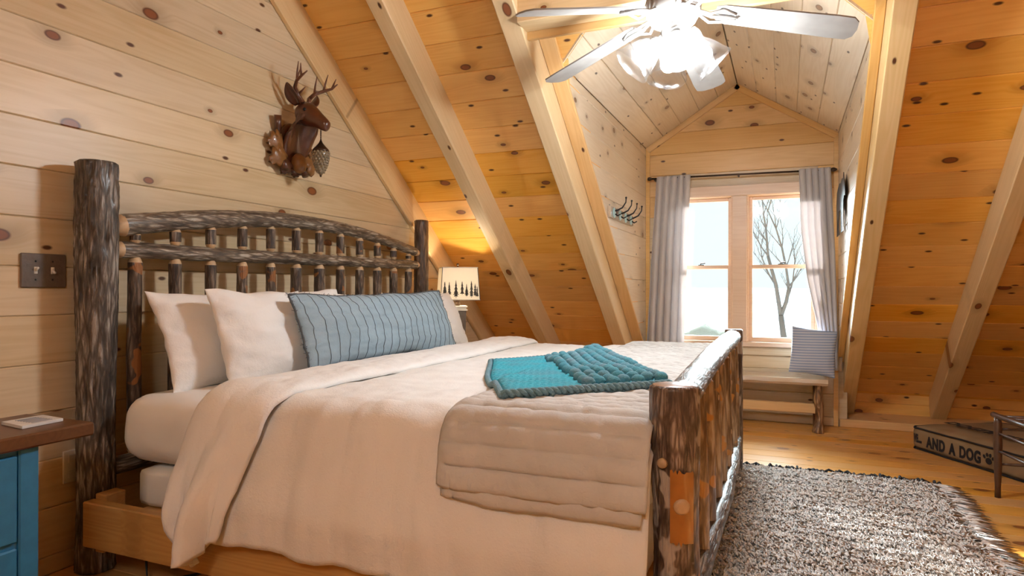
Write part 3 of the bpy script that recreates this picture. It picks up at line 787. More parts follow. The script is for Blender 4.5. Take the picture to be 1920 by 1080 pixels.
def cuff_fn(u, v):
    zn = .188+.085*u*u
    y_, z_, ny, nzv, top = profile(v, .668, zn, .45, out=.012)
    if v > .5:
        hang = max(0, min(1, (.66-z_)/.50)) if top < 1 else 0
    else: hang = 0
    xa = .585+.03*nz(y_*2.2, 4, 0)*top-.02*hang; xb = .86+.03*nz(y_*2.0, 9, 0)*top
    if top == 1 and y_ < .5: xa += .02*(1-y_/.5); 
    xa -= .020*math.sin(PI*min(1, hang*1.1))-.03*hang
    xb -= .13*hang
    if hang > .75: xa += .10*(hang-.75)/.25; xb -= .05*(hang-.75)/.25
    x = xa+(xb-xa)*u
    puff = (max(0, 1-(2*u-1)**4))**.5
    d = .024*puff*(1-hang*.5)
    d += .008*fbm(x*7, y_*4, 6)*top*puff
    d += hang*(.055*math.exp(-((u-.66+.12*hang)/.15)**2)+.022*math.sin(u*10.5+hang*3.2)+.024*nz(u*5, hang*2.5, 2)+.010*nz(u*13, hang*5, 4))*min(1, hang*3)+.105*min(1, hang*1.6)
    d += .005*fbm(x*16, y_*12, z_*12)
    return x, y_+ny*d, z_+nzv*d
tag(grid(cuff_fn, 44, 200, 'duvet_cuff', 'white', None, .014, (.72, 1.1, .66)), 'white sheet cuff folded back below the pillows, its end hanging twisted', 'sheet')

# quilt across the foot
def quilt_fn_factory(xa, xb, zt, zn, out, seed, chan=.058):
    def fn(u, v):
        x = xa+(xb-xa)*u
        zb = zn+.006*nz(x*7, seed, 0)-.012*math.sin(PI*u)*0
        y_, z_, ny, nzv, top = profile(v, zt, zb, .42, .095, out)
        s = v*3.0
        ph = ((1-v)*3.02/chan)
        pf = abs(math.sin(PI*ph+.35*nz(x*2.5, 3, seed)))**.42
        d = .0135*pf+.006*fbm(x*26+seed, ph*.9, 0)*pf-.004
        edge = min(u, 1-u)*(xb-xa)
        d *= min(1, edge/.03)*.85+.15
        low = max(0, min(1, (.62-z_)/.2)) if top < 1 and y_ < 1 else 0
        d += low*(.012*nz(x*5, seed, 1)+.052)
        xo = x+(.016*nz(y_*3, seed, 3) if u < .5 else 0)*(1-low)+ (.012*low if u < .1 else 0)
        if u < .06: d -= .012*(1-u/.06)**2
        zz = z_+nzv*d
        return xo, y_+ny*d, zz
    return fn
qt = thing('quilt', (1.7, 1.1, .66), 'beige channel-stitched quilt folded across the foot of the bed', 'quilt')
grid(quilt_fn_factory(1.445, 1.985, .684, .500, .034, 4), 70, 420, 'top_layer', 'quilt', qt, .012)
grid(quilt_fn_factory(1.452, 1.972, .676, .468, .022, 9), 60, 320, 'under_layer', 'quilt', qt, .012)

# knitted throw
th = thing('knit_throw', (1.55, .85, .70), 'chunky teal knitted throw with bobbles lying on the foot of the bed', 'blanket')
O_ = Vector((1.565, .045, 0)); E1 = Vector((-.44, .90, 0)).normalized()*1.22; E2 = Vector((.70, .71, 0)).normalized()*.55
def bedz(p): 
    return .660+(.030 if p.x > 1.44 else .030*max(0, (p.x-1.36)/.08))
def throw_pt(a, b):
    p = O_+E1*b+E2*a
    # softened outline
    p = p+E2.normalized()*(.022*nz(b*2.2, a*1.5, 5))+E1.normalized()*(.03*nz(a*2, b*1.5, 8))
    p = p-E2.normalized()*.05*math.sin(PI*b)*(1-a)*.6
    if b > .8 and a < .5: p = p-E1.normalized()*(.12*(.5-a)*(b-.8)/.2)
    return p
def throw_fn(u, v):
    p = throw_pt(u, v)
    e = min(u, 1-u)*.55; e2 = min(v, 1-v)*1.2
    ed = min(e, e2); h = .020*min(1, (max(0, ed)/.03))**.5
    rib = .0035*abs(math.sin(v*110))*(1 if u < .48 else .4)+.002*math.sin(u*150)*math.sin(v*160)
    z_ = bedz(p)+.006+h+rib+.010*nz(p.x*6, p.y*5, 1)
    if u > .98 or u < .02 or v < .01 or v > .99: z_ -= .012
    return p.x, p.y, z_
grid(throw_fn, 110, 210, 'knit_panel', ['throw'], th, .02)
def rope(name, path, r, mat, twist=38, parent=th, n=260):
    mb = MB()
    for ph in (0, PI):
        pts = []
        for i in range(n+1):
            t = i/n; p, nn_ = path(t); a = t*twist+ph
            pts.append(p+Vector((nn_.x*math.cos(a), nn_.y*math.cos(a), math.sin(a)))*r*.55)
        mb.tube(pts, r*.72, 7)
    return mb.build(name, mat, parent, True)
def pth(f, dz):
    def g(t):
        a = f(t); b = f(min(1, t+.01)) if t < .99 else f(t); c = f(max(0, t-.01)); d = (b-c); nn_ = Vector((-d.y, d.x, 0)).normalized()
        return Vector((a.x, a.y, bedz(a)+dz)), nn_
    return g
rope('knit_border', pth(lambda t: throw_pt(t*.99, .0), .026), .0105, 'throw_edge', 85)
rope('knit_border', pth(lambda t: throw_pt(.03+t*.95, .004), .008), .0095, 'throw_edge', 85)
rope('knit_border', pth(lambda t: throw_pt(.0, t), .018), .009, 'throw_edge', 150)
rope('knit_border', pth(lambda t: throw_pt(1.0, t), .018), .009, 'throw_edge', 150)
rope('knit_border', pth(lambda t: throw_pt(t, 1.0), .018), .009, 'throw_edge', 85)
bm_ = MB(); bm_.ball((0, 0, 0), (.022, .020, .017), 10, 7)
proto = None
for i in range(7):
    for j in range(17):
        a_ = .50+.075*i; b_ = .035+.057*j+(.028 if i % 2 else 0)
        if a_ < .5+.12*max(0, (b_-.85)/.15): continue
        if b_ > .97: continue
        p = throw_pt(a_, b_)
        if proto is None:
            proto = bm_.build('bobble', 'bobble', th, True, origin=th.location); ob = proto
            # mesh is centred on the origin of its own coordinates
            me = ob.data; me.transform(Matrix.Translation(th.location))
        else:
            ob = proto.copy(); COL.objects.link(ob); ob.parent = th
        ob.location = (p.x-th.location.x, p.y-th.location.y, bedz(p)+.036+.010*nz(p.x*6, p.y*5, 1)-th.location.z)

# pillows
def pillow(name, cen, w, h, t, lean, yaw, mat, label, seed, corner=.07, wr=.010, n=56, roll=0, group=None):
    """local X along +y world, local Y up (leaning back towards -x), local Z towards +x"""
    V = []; F = []
    nn = n
    for side in (1, -1):
        for j in range(nn+1):
            for i in range(nn+1):
                u = -1+2*i/nn; v = -1+2*j/nn
                uu = math.sin(u*PI/2); vv = math.sin(v*PI/2)
                prof = max(0, (1-abs(uu)**2.6))**.55*max(0, (1-abs(vv)**2.6))**.55
                x_ = w/2*uu*(1-corner*(1-vv*vv)); y_ = h/2*vv*(1-corner*1.1*(1-uu*uu))
                z_ = side*t/2*prof
                rr = (1-prof)
                k = wr*(fbm(uu*2.2+seed, vv*2.2, seed*1.7)*.9+.6*rr*nz(uu*9+seed, vv*9, 3))*min(1, prof*3)
                z_ += side*k
                y_ += -.02*w*(1-uu*uu)*(.5+.5*vv)*.4+.010*nz(uu*3+seed, vv*3, 5)
                x_ += .008*nz(uu*4+seed, vv*4, 9)
                V.append((x_, y_, z_))
    m1 = (nn+1)*(nn+1)
    for s_ in range(2):
        for j in range(nn):
            for i in range(nn):
                a = s_*m1+j*(nn+1)+i; q = (a, a+1, a+nn+2, a+nn+1); F.append(q if s_ == 0 else q[::-1])
    cl_, sl_ = math.cos(lean), math.sin(lean)
    ez = Vector((cl_, 0, sl_)); ey = Vector((-sl_, 0, cl_)); ex = Vector((0, 1, 0))
    rt = Matrix.Rotation(yaw, 3, 'Z') @ Matrix.Rotation(roll, 3, 'X')
    B = [rt @ e_ for e_ in (ex, ey, ez)]
    cen = Vector(cen)
    P = [cen+B[0]*v[0]+B[1]*v[1]+B[2]*v[2] for v in V]
    o = mkobj(name, P, F, mat, None, True, origin=cen-Vector((0, 0, h/2)))
    import bmesh
    bm = bmesh.new(); bm.from_mesh(o.data); bmesh.ops.remove_doubles(bm, verts=bm.verts, dist=.0006); bm.to_mesh(o.data); bm.free()
    o.data.polygons.foreach_set('use_smooth', np.ones(len(o.data.polygons), dtype=bool))
    surf = lambda u, v: None
    if label: tag(o, label, 'pillow', group)
    return o, (cen, B, w, h, t, corner, seed, wr)
pillow('pillow', (.175, .52, .805), .82, .40, .17, .38, 0, 'white', 'white pillow standing at the back left against the headboard', 1)
pillow('pillow', (.175, 1.62, .80), .88, .38, .17, .38, .02, 'white', 'white pillow at the back behind the far end of the blue bolster', 2)
pillow('pillow', (.345, .60, .81), .74, .40, .17, .34, -.04, 'white', 'plump white pillow in front, left of the blue bolster', 3, .05, .014)
pillow('pillow', (.335, 1.78, .80), .80, .39, .17, .40, .03, 'white', 'white pillow in front, peeking past the right end of the blue bolster', 4, .05)
lo, (lc, LB, lw, lh, lt, lcn, lsd, lwr) = pillow('bolster_pillow', (.50, 1.075, .828), 1.14, .325, .17, .34, -.05, 'lumbar', '', 5, .025, .008, 72, roll=.01)
lr = thing('lumbar_pillow', (.50, 1.06, .65), 'long blue-grey bolster pillow with dark stitched stripes', 'pillow')
lo.name = 'cover'; lo.parent = lr; lo.location = lo.location-Vector(lr.location)
def lsurf(uu, vv, off=.003):
    prof = max(0, (1-abs(uu)**2.6))**.55*max(0, (1-abs(vv)**2.6))**.55
    x_ = lw/2*uu*(1-lcn*(1-vv*vv)); y_ = lh/2*vv*(1-lcn*1.1*(1-uu*uu))
    rr = 1-prof
    k = lwr*(fbm(uu*2.2+lsd, vv*2.2, lsd*1.7)*.9+.6*rr*nz(uu*9+lsd, vv*9, 3))*min(1, prof*3)
    z_ = lt/2*prof+k+off
    y_ += -.02*lw*(1-uu*uu)*(.5+.5*vv)*.4+.010*nz(uu*3+lsd, vv*3, 5); x_ += .008*nz(uu*4+lsd, vv*4, 9)
    return lc+LB[0]*x_+LB[1]*y_+LB[2]*z_
for i in range(20):
    u0 = -.94+1.88*i/19
    mb = MB(); pts = []
    for j in range(31):
        vv = -.965+1.93*j/30; pts.append(lsurf(u0+.008*nz(j*.35, i, 2), vv, .0015+.0008*math.sin(j*2.5)))
    mb.tube(pts, [.0009+.0007*abs(nz(j*1.1, i, 0)) for j in range(31)], 5); mb.build('stitch_line', 'stitch', lr, True)
mb = MB(); fr = random.Random(2)
pts = [lsurf(u, .999, 0) for u in np.linspace(-.995, .995, 60)]+[lsurf(.999, v, 0) for v in np.linspace(.99, -.99, 24)]
pts2 = [lsurf(-.999, v, 0) for v in np.linspace(-.99, .99, 24)]
for pp in (pts, pts2): mb.tube(pp, [.004+.002*fr.random() for _ in pp], 6)
for p in pts+pts2:
    for _ in range(4):
        d = Vector((fr.uniform(-.012, .012), fr.uniform(-.015, .015), fr.uniform(-.006, .012))); mb.tube([p, p+d], [.0012, .0006], 4, False)
mb.build('frayed_edge', 'stitch', lr, True)

# ------------------------------------------------------------------ curtains
rod = thing('curtain_rod', (DXC, 3.68, 1.87), 'thin dark curtain rod across the top of the window', 'curtain rod')
MB().tube([(1.275, 3.675, 1.884), (1.93, 3.675, 1.876), (2.575, 3.675, 1.868)], .0075, 10).build('rod', 'bronze', rod, True)
for x_ in (1.262, 2.585):
    q = MB(); q.lathe([(.006, 0), (.014, .006), (.016, .018), (.011, .032), (.004, .042)], (x_+(-.02 if x_ < 2 else -.02), 3.675, 1.884 if x_ < 2 else 1.868), 12, axis=(1, 0, 0)); q.build('finial', 'bronze', rod, True)
for x_ in (1.30, 1.93, 2.555): MB().box((x_-.006, 3.675, 1.868), (x_+.006, YW-.001, 1.884), .001).build('bracket', 'bronze', rod)
def curtain(name, xt0, xt1, path0, path1, zt, zb, folds, amp, label, seed):
    def fn(u, v):
        z_ = zt+(zb-zt)*v
        x0 = path0(v); x1 = path1(v)
        x_ = x0+(x1-x0)*u
        a = u*folds*2*PI+.5*math.sin(v*3+seed)
        y_ = 3.672-.012+amp*(.55+.45*v)*math.sin(a)+.010*nz(u*5, v*3, seed)
        x_ += .35*amp*math.cos(a*1.0+.6)*(.4+.6*v)
        if v < .02: y_ = 3.675+(y_-3.675)*.7
        return x_, y_, z_
    return tag(grid(fn, 150, 70, name, 'curtain', None, .004, ((xt0+xt1)/2, 3.67, zb)), label, 'curtain')
ip = lambda v, *pts: float(np.interp(v, [p[0] for p in pts], [p[1] for p in pts]))
curtain('curtain', 1.31, 1.57, lambda v: ip(v, (0, 1.315), (.4, 1.275), (1, 1.225)), lambda v: ip(v, (0, 1.575), (.4, 1.55), (1, 1.515)), 1.895, .41, 5.0, .022, 'grey linen curtain hanging straight at the left of the window', 1)
curtain('curtain', 2.35, 2.56, lambda v: ip(v, (0, 2.352), (.3, 2.365), (.55, 2.405), (.78, 2.475), (1, 2.53)), lambda v: ip(v, (0, 2.560), (.4, 2.585), (1, 2.605)), 1.885, .42, 5.0, .019, 'grey linen curtain drawn to the right of the window behind the cushion', 2)

# ------------------------------------------------------------------ bench and cushion
bn = thing('bench', (1.95, 3.57, 0), 'rustic slab-top bench with log legs under the window', 'bench')
vs = []; nb_ = 26
x0, x1 = 1.30, 2.535
for i in range(nb_+1):
    x_ = x0+(x1-x0)*i/nb_; f = 3.405+.012*nz(x_*5, 0, 0); b = 3.715+.006*nz(x_*4, 3, 0)
    vs += [(x_, f+.012, .335), (x_, f, .352+.004*nz(x_*9, 5, 0)), (x_, f+.012, .378), (x_, b, .380), (x_, b, .335)]
fs = [(5*i+k, 5*i+(k+1) % 5, 5*i+5+(k+1) % 5, 5*i+5+k) for i in range(nb_) for k in range(5)]+[(4, 3, 2, 1, 0), tuple(5*nb_+k for k in range(5))]
smooth_by_angle(mkobj('slab', vs, [f[::-1] for f in fs], 'benchwood', bn), 30)
for x_ in (1.40, 2.478):
    logmesh('leg', [(x_-.012, 3.455, 0), (x_+.012, 3.46, .12), (x_-.006, 3.462, .24), (x_, 3.46, .336)], lambda t: .031+.006*math.cos(t*9)-.006*t, 'benchleg', bn, 26, 50, .22, .12, 9, x_)
    logmesh('leg', [(x_, 3.665, 0), (x_, 3.66, .336)], .03, 'benchleg', bn, 18, 24, .15, .1, 9, x_+3)
board(bn, 'stretcher', 'trim', (1.36, 3.56, .115), (1, 0, 0), (0, 0, 1), 1.10, .07, .03, .004)
def cushion():
    V = []; F = []; n = 40; w, h, t = .300, .340, .10
    ex = Vector((.985, .12, -.12)).normalized(); ey = Vector((.10, .34, .93)).normalized(); ey = (ey-ex*ey.dot(ex)).normalized(); ez = ex.cross(ey)
    c = Vector((2.445, 3.525, .560))
    for side in (1, -1):
        for j in range(n+1):
            for i in range(n+1):
                uu = math.sin((-1+2*i/n)*PI/2); vv = math.sin((-1+2*j/n)*PI/2)
                pr = max(0, 1-abs(uu)**3)**.5*max(0, 1-abs(vv)**3)**.5
                V.append(c+ex*(w/2*uu*(1-.05*(1-vv*vv)))+ey*(h/2*vv*(1-.05*(1-uu*uu)))+ez*(side*(t/2*pr+.004*nz(uu*4, vv*4, 1)*pr)))
    m1 = (n+1)**2
    for s_ in range(2):
        for j in range(n):
            for i in range(n):
                a = s_*m1+j*(n+1)+i; q = (a, a+1, a+n+2, a+n+1); F.append(q if s_ == 0 else q[::-1])
    o = mkobj('throw_cushion', [tuple(v) for v in V], F, 'cushion', None, True, origin=(2.44, 3.5, .38))
    return tag(o, 'blue-grey finely striped square cushion leaning on the bench end', 'cushion')
cushion()

# ------------------------------------------------------------------ ceiling fan
FC = Vector((1.862, 1.03, 2.088))
fan = thing('ceiling_fan', FC, 'white five-blade ceiling fan with four lit glass shades', 'ceiling fan')
q = MB(); q.tube([FC+Vector((0, 0, .10)), (FC.x, FC.y, zdeck(FC.y)-.02)], .013, 12); q.build('downrod', 'fanwhite', fan, True)
q = MB(); q.lathe([(.055, 0), (.06, .02), (.045, .05), (.016, .06)], (FC.x, FC.y, zdeck(FC.y)-.075), 20); q.build('canopy', 'fanwhite', fan, True)
q = MB(); q.lathe([(.05, -.055), (.085, -.045), (.105, -.01), (.11, .03), (.10, .07), (.06, .095), (.02, .105)], FC, 30); smooth_by_angle(q.build('motor_housing', 'fanwhite', fan), 40)
for kk in range(5):
    ph = math.radians(227)-kk*2*PI/5
    rd = Vector((math.cos(ph), math.sin(ph), 0)); tg = Vector((-math.sin(ph), math.cos(ph), 0))
    droop = .20; dr = (rd*math.cos(droop)+Vector((0, 0, -math.sin(droop)))); tw = -.20
    wd = (tg*math.cos(tw)+Vector((0, 0, 1))*math.sin(tw)); up = dr.cross(wd)
    if up.z < 0: up = -up
    outl = [(.165, -.045), (.20, -.058), (.60, -.070), (.652, -.068), (.672, -.045), (.678, 0), (.672, .045), (.652, .068), (.60, .070), (.20, .058), (.165, .045)]
    base = FC+Vector((0, 0, .012))
    bl = MB().prism([base+dr*a_+wd*b_ for a_, b_ in outl], up, .006).build('blade', 'fanwhite', fan)
    q = MB()
    for s_ in (-1, 1):
        q.tube([base+rd*.085+tg*s_*.012+Vector((0, 0, -.012)), base+dr*.14+tg*s_*.040+Vector((0, 0, -.018)), base+dr*.19+wd*s_*.040-up*.004, base+dr*.24+wd*s_*.015-up*.004], .006, 8)
    q.tube([base+rd*.085+Vector((0, 0, -.012)), base+dr*.15+Vector((0, 0, -.012)), base+dr*.25-up*.004], .007, 8)
    q.build('blade_iron', 'fanwhite', bl, True, origin=fan.location)
    bl.location = (0, 0, 0)
    for c in bl.children: c.location = (0, 0, 0)
q = MB(); q.lathe([(.012, -.155), (.03, -.148), (.042, -.12), (.05, -.09), (.045, -.056)], FC, 24); smooth_by_angle(q.build('light_kit', 'fanwhite', fan), 40)
for kk in range(4):
    ph = math.radians(-72)+kk*PI/2
    rd = Vector((math.cos(ph), math.sin(ph), 0)); ax = (rd*.72+Vector((0, 0, -.70))).normalized()
    p0 = FC+Vector((0, 0, -.095))+rd*.045
    q = MB(); q.tube([FC+Vector((0, 0, -.09)), p0, p0+ax*.03], .011, 8); q.lathe([(.016, 0), (.022, .006), (.022, .034)], p0+ax*.015, 14, axis=ax); q.build('socket_arm', 'fanwhite', fan, True)
    g = p0+ax*.03
    q = MB(); sg = 28; prof = [(.028, 0), (.036, .014), (.052, .042), (.064, .078), (.070, .110), (.078, .136)]
    vs = []; qd = Vector((0, 0, 1)).rotation_difference(ax)
    for r_, z_ in prof:
        for a_ in range(sg):
            an = 2*PI*a_/sg; rr = r_*(1+(.10*abs(math.cos(2*an)) if z_ > .11 else .05*abs(math.cos(2*an))*z_/.11))
            vs.append(g+qd @ Vector((rr*math.cos(an), rr*math.sin(an), z_)))
    q.add(vs, [(i*sg+a_, i*sg+(a_+1) % sg, (i+1)*sg+(a_+1) % sg, (i+1)*sg+a_) for i in range(len(prof)-1) for a_ in range(sg)])
    so = q.build('glass_shade', 'glass_shade', fan, True)
    so.modifiers.new('thickness', 'SOLIDIFY').thickness = .0025
    q = MB(); q.lathe([(.012, .0), (.017, .016), (.028, .040), (.033, .060), (.030, .080), (.019, .094), (.004, .100)], g+ax*.004, 12, axis=ax)
    b_ = q.build('bulb', 'bulb', so, True, origin=fan.location); b_.location = (0, 0, 0)
    so.location = (0, 0, 0)

# ------------------------------------------------------------------ deer head sconce
DR = Vector((-.10, 1.10, 1.62))
deer = thing('deer_head_sconce', DR, 'carved brown deer head wall sconce with antlers and hanging acorn lamp', 'wall sconce')
def loft(name, secs, mat, parent, seg=20, origin=None, nf=0):
    """secs: (center, right vec scaled, up vec scaled)"""
    vs = []; n = len(secs)
    for c, r_, u_ in secs:
        for k in range(seg):
            a = 2*PI*k/seg; p = Vector(c)+Vector(r_)*math.cos(a)+Vector(u_)*math.sin(a)
            if nf: p = p+(p-Vector(c))*nf*fbm(p.x*40, p.y*40, p.z*22)
            vs.append(p)
    fs = [(i*seg+k, i*seg+(k+1) % seg, (i+1)*seg+(k+1) % seg, (i+1)*seg+k) for i in range(n-1) for k in range(seg)]
    fs += [tuple(range(seg-1, -1, -1)), tuple((n-1)*seg+k for k in range(seg))]
    return mkobj(name, vs, fs, mat, parent, True)
yc = 1.085
q = MB(); q.lathe([(.095, 0), (.105, .010), (.10, .022), (.088, .030)], (-.099, 1.10, 1.735), 30, axis=(1, 0, 0))
q.v = [(v[0], v[1], 1.735+(v[2]-1.735)*1.15) for v in q.v]; q.build('mount_plaque', 'deerwood', deer, True)
loft('neck', [((-.075, yc+.012, 1.725), (0, .088, 0), (.01, 0, .105)), ((-.045, yc+.010, 1.750), (0, .098, 0), (.035, 0, .110)), ((-.008, yc+.006, 1.785), (0, .086, 0), (.055, 0, .090)), ((.015, yc, 1.835), (0, .068, 0), (.060, 0, .058)), ((.02, yc, 1.875), (0, .054, 0), (.055, 0, .03)), ((.015, yc, 1.905), (0, .042, 0), (.036, 0, .012))], 'deerwood', deer, 26, nf=.16)
hd_ = loft('head', [((-.03, yc, 1.912), (0, .030, 0), (.012, 0, .028)), ((-.005, yc, 1.903), (0, .052, 0), (.022, 0, .050)), ((.030, yc, 1.888), (0, .055, 0), (.026, 0, .054)), ((.066, yc, 1.868), (0, .044, 0), (.022, 0, .044)), ((.098, yc, 1.848), (0, .033, 0), (.018, 0, .034)), ((.128, yc, 1.828), (0, .028, 0), (.015, 0, .029)), ((.146, yc, 1.815), (0, .024, 0), (.012, 0, .024)), ((.153, yc, 1.810), (0, .012, 0), (.006, 0, .012))], 'deerwood', deer, 22, nf=.05)
for s_ in (-1, 1):
    q = MB(); q.ball((.046, yc+s_*.047, 1.900), .0095, 10, 8); q.build('eye', 'black', hd_, True, origin=deer.location).location = (0, 0, 0)
    q = MB(); q.ball((.148, yc+s_*.012, 1.818), (.005, .005, .004), 8, 6); q.build('nostril', 'black', hd_, True, origin=deer.location).location = (0, 0, 0)
    # ear: leaf-shaped cupped surface
    vs = []; n = 12
    b0 = Vector((-.005, yc+s_*.036, 1.93)); tip = Vector((-.012, yc+s_*.115, 2.020)); ax = tip-b0; sd_ = Vector((1, s_*.15, .25)).normalized(); sd_ = (sd_-ax.normalized()*sd_.dot(ax.normalized())).normalized(); nr_ = ax.normalized().cross(sd_)
    for i in range(n+1):
        t = i/n; w = .033*math.sin(PI*min(1, .12+t*.88))**.8+.001
        for k in range(7):
            a = -1+2*k/6; vs.append(b0+ax*t+sd_*w*a+nr_*s_*(.016*(a*a)*math.sin(PI*min(1, .1+.9*t))))
    o = mkobj('ear', vs, [(i*7+k, i*7+k+1, i*7+k+8, i*7+k+7) for i in range(n) for k in range(6)], 'deerwood', deer, True); o.modifiers.new('thickness', 'SOLIDIFY').thickness = .007
    # antlers
    q = MB(); B0 = Vector((.012, yc+s_*.020, 1.945))
    beam = [B0, B0+Vector((-.014, s_*.022, .034)), B0+Vector((-.006, s_*.052, .066)), B0+Vector((.030, s_*.080, .086)), B0+Vector((.072, s_*.096, .098)), B0+Vector((.108, s_*.096, .118))]
    q.tube(beam, [.0115, .011, .010, .0085, .0065, .0028], 9)
    for i, (d, L) in ((1, (Vector((.8, s_*.1, .6)), .05)), (2, (Vector((.15, s_*-.1, 1)), .085)), (3, (Vector((.1, s_*.15, 1)), .085)), (4, (Vector((.0, s_*.35, .95)), .055))):
        d = d.normalized(); b_ = beam[i]; q.tube([b_, b_+d*L*.5+Vector((.004, 0, 0)), b_+d*L+Vector((.012, 0, .004))], [.0068, .005, .0018], 7)
    q.build('antler', 'antler', deer, True)
# carved oak leaves, acorns and branch stubs around the mount
def leaf(cy, cz, ang, L, w, mat, xo=-.085):
    n = 14; out = []
    for i in range(n+1):
        t = i/n; ww = w*math.sin(PI*min(1, .06+t*.94))**.7*(1+.35*math.sin(t*22)); out.append((t*L, ww))
    pts = [(a_, b_) for a_, b_ in out]+[(a_, -b_) for a_, b_ in reversed(out)]
    ca, sa = math.cos(ang), math.sin(ang)
    q = MB(); vs = []; m = len(out)
    for a_, b_ in out:
        for k in range(5):
            s_ = -1+k/2; bb = b_*s_; vs.append((xo+.030*math.sin(PI*a_/L)*(1-.5*s_*s_)+.006*abs(s_), cy+a_*ca-bb*sa, cz+a_*sa+bb*ca))
    q.add(vs, [(i*5+k, i*5+k+1, i*5+k+6, i*5+k+5) for i in range(m-1) for k in range(4)])
    o = q.build('oak_leaf', mat, deer, True); md_ = o.modifiers.new('thickness', 'SOLIDIFY'); md_.thickness = .012
for a_ in ((1.01, 1.755, 3.5, .11, .040), (1.03, 1.70, 3.75, .13, .045), (1.045, 1.66, 4.25, .085, .035), (1.18, 1.70, 5.2, .11, .035), (1.20, 1.735, 5.6, .10, .03), (1.10, 1.65, 4.7, .07, .045)):
    leaf(*a_, 'deergold' if a_[3] > .09 else 'deerwood')
q = MB(); q.lathe([(.012, 0), (.034, .012), (.040, .045), (.034, .080), (.016, .10)], (-.045, 1.10, 1.595), 20); q.build('carved_nut', 'deergold', deer, True)
for p0, p1, r_ in (((-.085, .995, 1.765), (-.06, .965, 1.865), .016), ((-.08, 1.02, 1.68), (-.045, 1.00, 1.60), .017), ((-.08, 1.14, 1.66), (-.03, 1.135, 1.585), .016)):
    q = MB(); q.tube([p0, tuple(Vector(p0).lerp(Vector(p1), .5)+Vector((.004, -.004, 0))), p1], [r_*.9, r_, r_*1.15], 12); q.build('branch_stub', 'deerwood', deer, True)
# hanging acorn lamp
lx, ly = .108, yc
q = MB()
for i in range(6): 
    zc = 1.795-i*.009
    q.tube([(lx+(.004*math.cos(a) if i % 2 else 0), ly+(0 if i % 2 else .004*math.cos(a)), zc+.006*math.sin(a)) for a in np.linspace(0, 2*PI, 9)], .0014, 5, False)
q.build('chain', 'bronze', deer, True)
cap = MB(); cap.lathe([(.004, .060), (.010, .045), (.026, .026), (.040, .012), (.043, 0), (.036, -.004)], (lx, ly, 1.690), 20); cap.build('lamp_cap', 'bronze', deer, True)
sh = MB(); prof = lambda t: .041*math.cos(t*PI/2*.96)**.62
sh.lathe([(max(.002, prof(t)), -.115*t) for t in np.linspace(0, 1, 12)], (lx, ly, 1.690), 20)
so = sh.build('beaded_shade', 'bead', deer, True)
q = MB()
for j in range(9):
    t = .04+j*.105; r_ = prof(t); n = max(4, int(16*r_/.041))
    for i in range(n):
        a = 2*PI*(i+.5*(j % 2))/n; q.ball((lx+r_*math.cos(a), ly+r_*math.sin(a), 1.690-.115*t), .0068, 6, 4)
q.build('glass_bead', 'bead', so, True, origin=deer.location).location = (0, 0, 0)
q = MB(); q.ball((lx, ly, 1.572), (.006, .006, .009), 8, 6); q.build('lamp_tip', 'bronze', deer, True)

# ------------------------------------------------------------------ switch plate, outlet
sp_ = thing('switch_plate', (XG, -.12, 1.0), 'rustic brown double light switch plate beside the headboard post', 'light switch')
mb = MB().box((XG+.0005, -.197, 1.003), (XG+.009, -.047, 1.120), .003); mb.build('plate', 'slate', sp_)
for y_, up in ((-.150, 1), (-.094, -1)):
    q = MB(); q.box((XG+.008, y_-.006, 1.05), (XG+.0105, y_+.006, 1.074), .001); q.tube([(XG+.008, y_, 1.062), (XG+.022, y_, 1.062+up*.009)], [.005, .004], 8); q.build('toggle', 'ivory', sp_, True)
    for z_ in (1.03, 1.093): q = MB(); q.ball((XG+.009, y_, z_), (.002, .0035, .0035), 8, 6); q.build('screw', 'black', sp_, True)
ot = thing('outlet_plate', (XG, -.03, .30), 'pale electrical outlet cover low on the wall behind the post', 'outlet')
MB().box((XG+.0005, -.055, .305), (XG+.008, .015, .42), .002).build('plate', 'ivory', ot)
for z_ in (.335, .39): MB().box((XG+.007, -.038, z_-.014), (XG+.0095, -.002, z_+.014), .002).build('socket', 'ivory', ot)

# ------------------------------------------------------------------ near nightstand with coaster
NX0, NX1, NY0, NY1 = .15, .455, -.95, -.318
ns = thing('nightstand', (.3, -.63, 0), 'blue painted nightstand with dark wood top at the left edge', 'nightstand')
MB().box((NX0, NY0, .582), (NX1, NY1, .62), .005).build('top', 'tabletop', ns)
MB().box((.18, NY0+.06, .06), (.425, -.462, .581), .004).build('body', 'blue', ns)
for y_ in (NY0+.06, -.502):
    for x_ in (.18, .392): MB().box((x_-.004, y_-.004, .0), (x_+.042, y_+.046, .581), .004).build('leg', 'blue', ns)
for z0, z1 in ((.34, .565), (.09, .325)):
    dr_ = MB().box((.424, NY0+.115, z0), (.436, -.510, z1), .004).build('drawer', 'blue', ns)
    q = MB(); q.lathe([(.006, 0), (.006, .012), (.015, .018), (.015, .026), (.006, .030)], (.434, -.70, (z0+z1)/2), 14, axis=(1, 0, 0)); q.build('knob', 'bronze', dr_, True, origin=ns.location).location = (0, 0, 0)
co = thing('coaster', (.32, -.40, .6205), 'white square ceramic coaster with grey print on the nightstand', 'coaster')
cs = [(.262, -.452), (.377, -.466), (.368, -.352), (.262, -.342)]
q = MB(); q.prism([(x_, y_, .6212) for x_, y_ in cs], (0, 0, 1), .008); q.build('tile', 'tile', co)
q = MB()
for i in range(7):
    q.tube([(.285+.012*i, -.43+.05*abs(nz(i, 0, 1)), .6296), (.287+.012*i+.01*nz(i, 1, 1), -.40, .6296), (.285+.012*i, -.375-.03*abs(nz(i, 4, 1)), .6296)], .0016, 4)
q.build('print', 'tile_print', co)

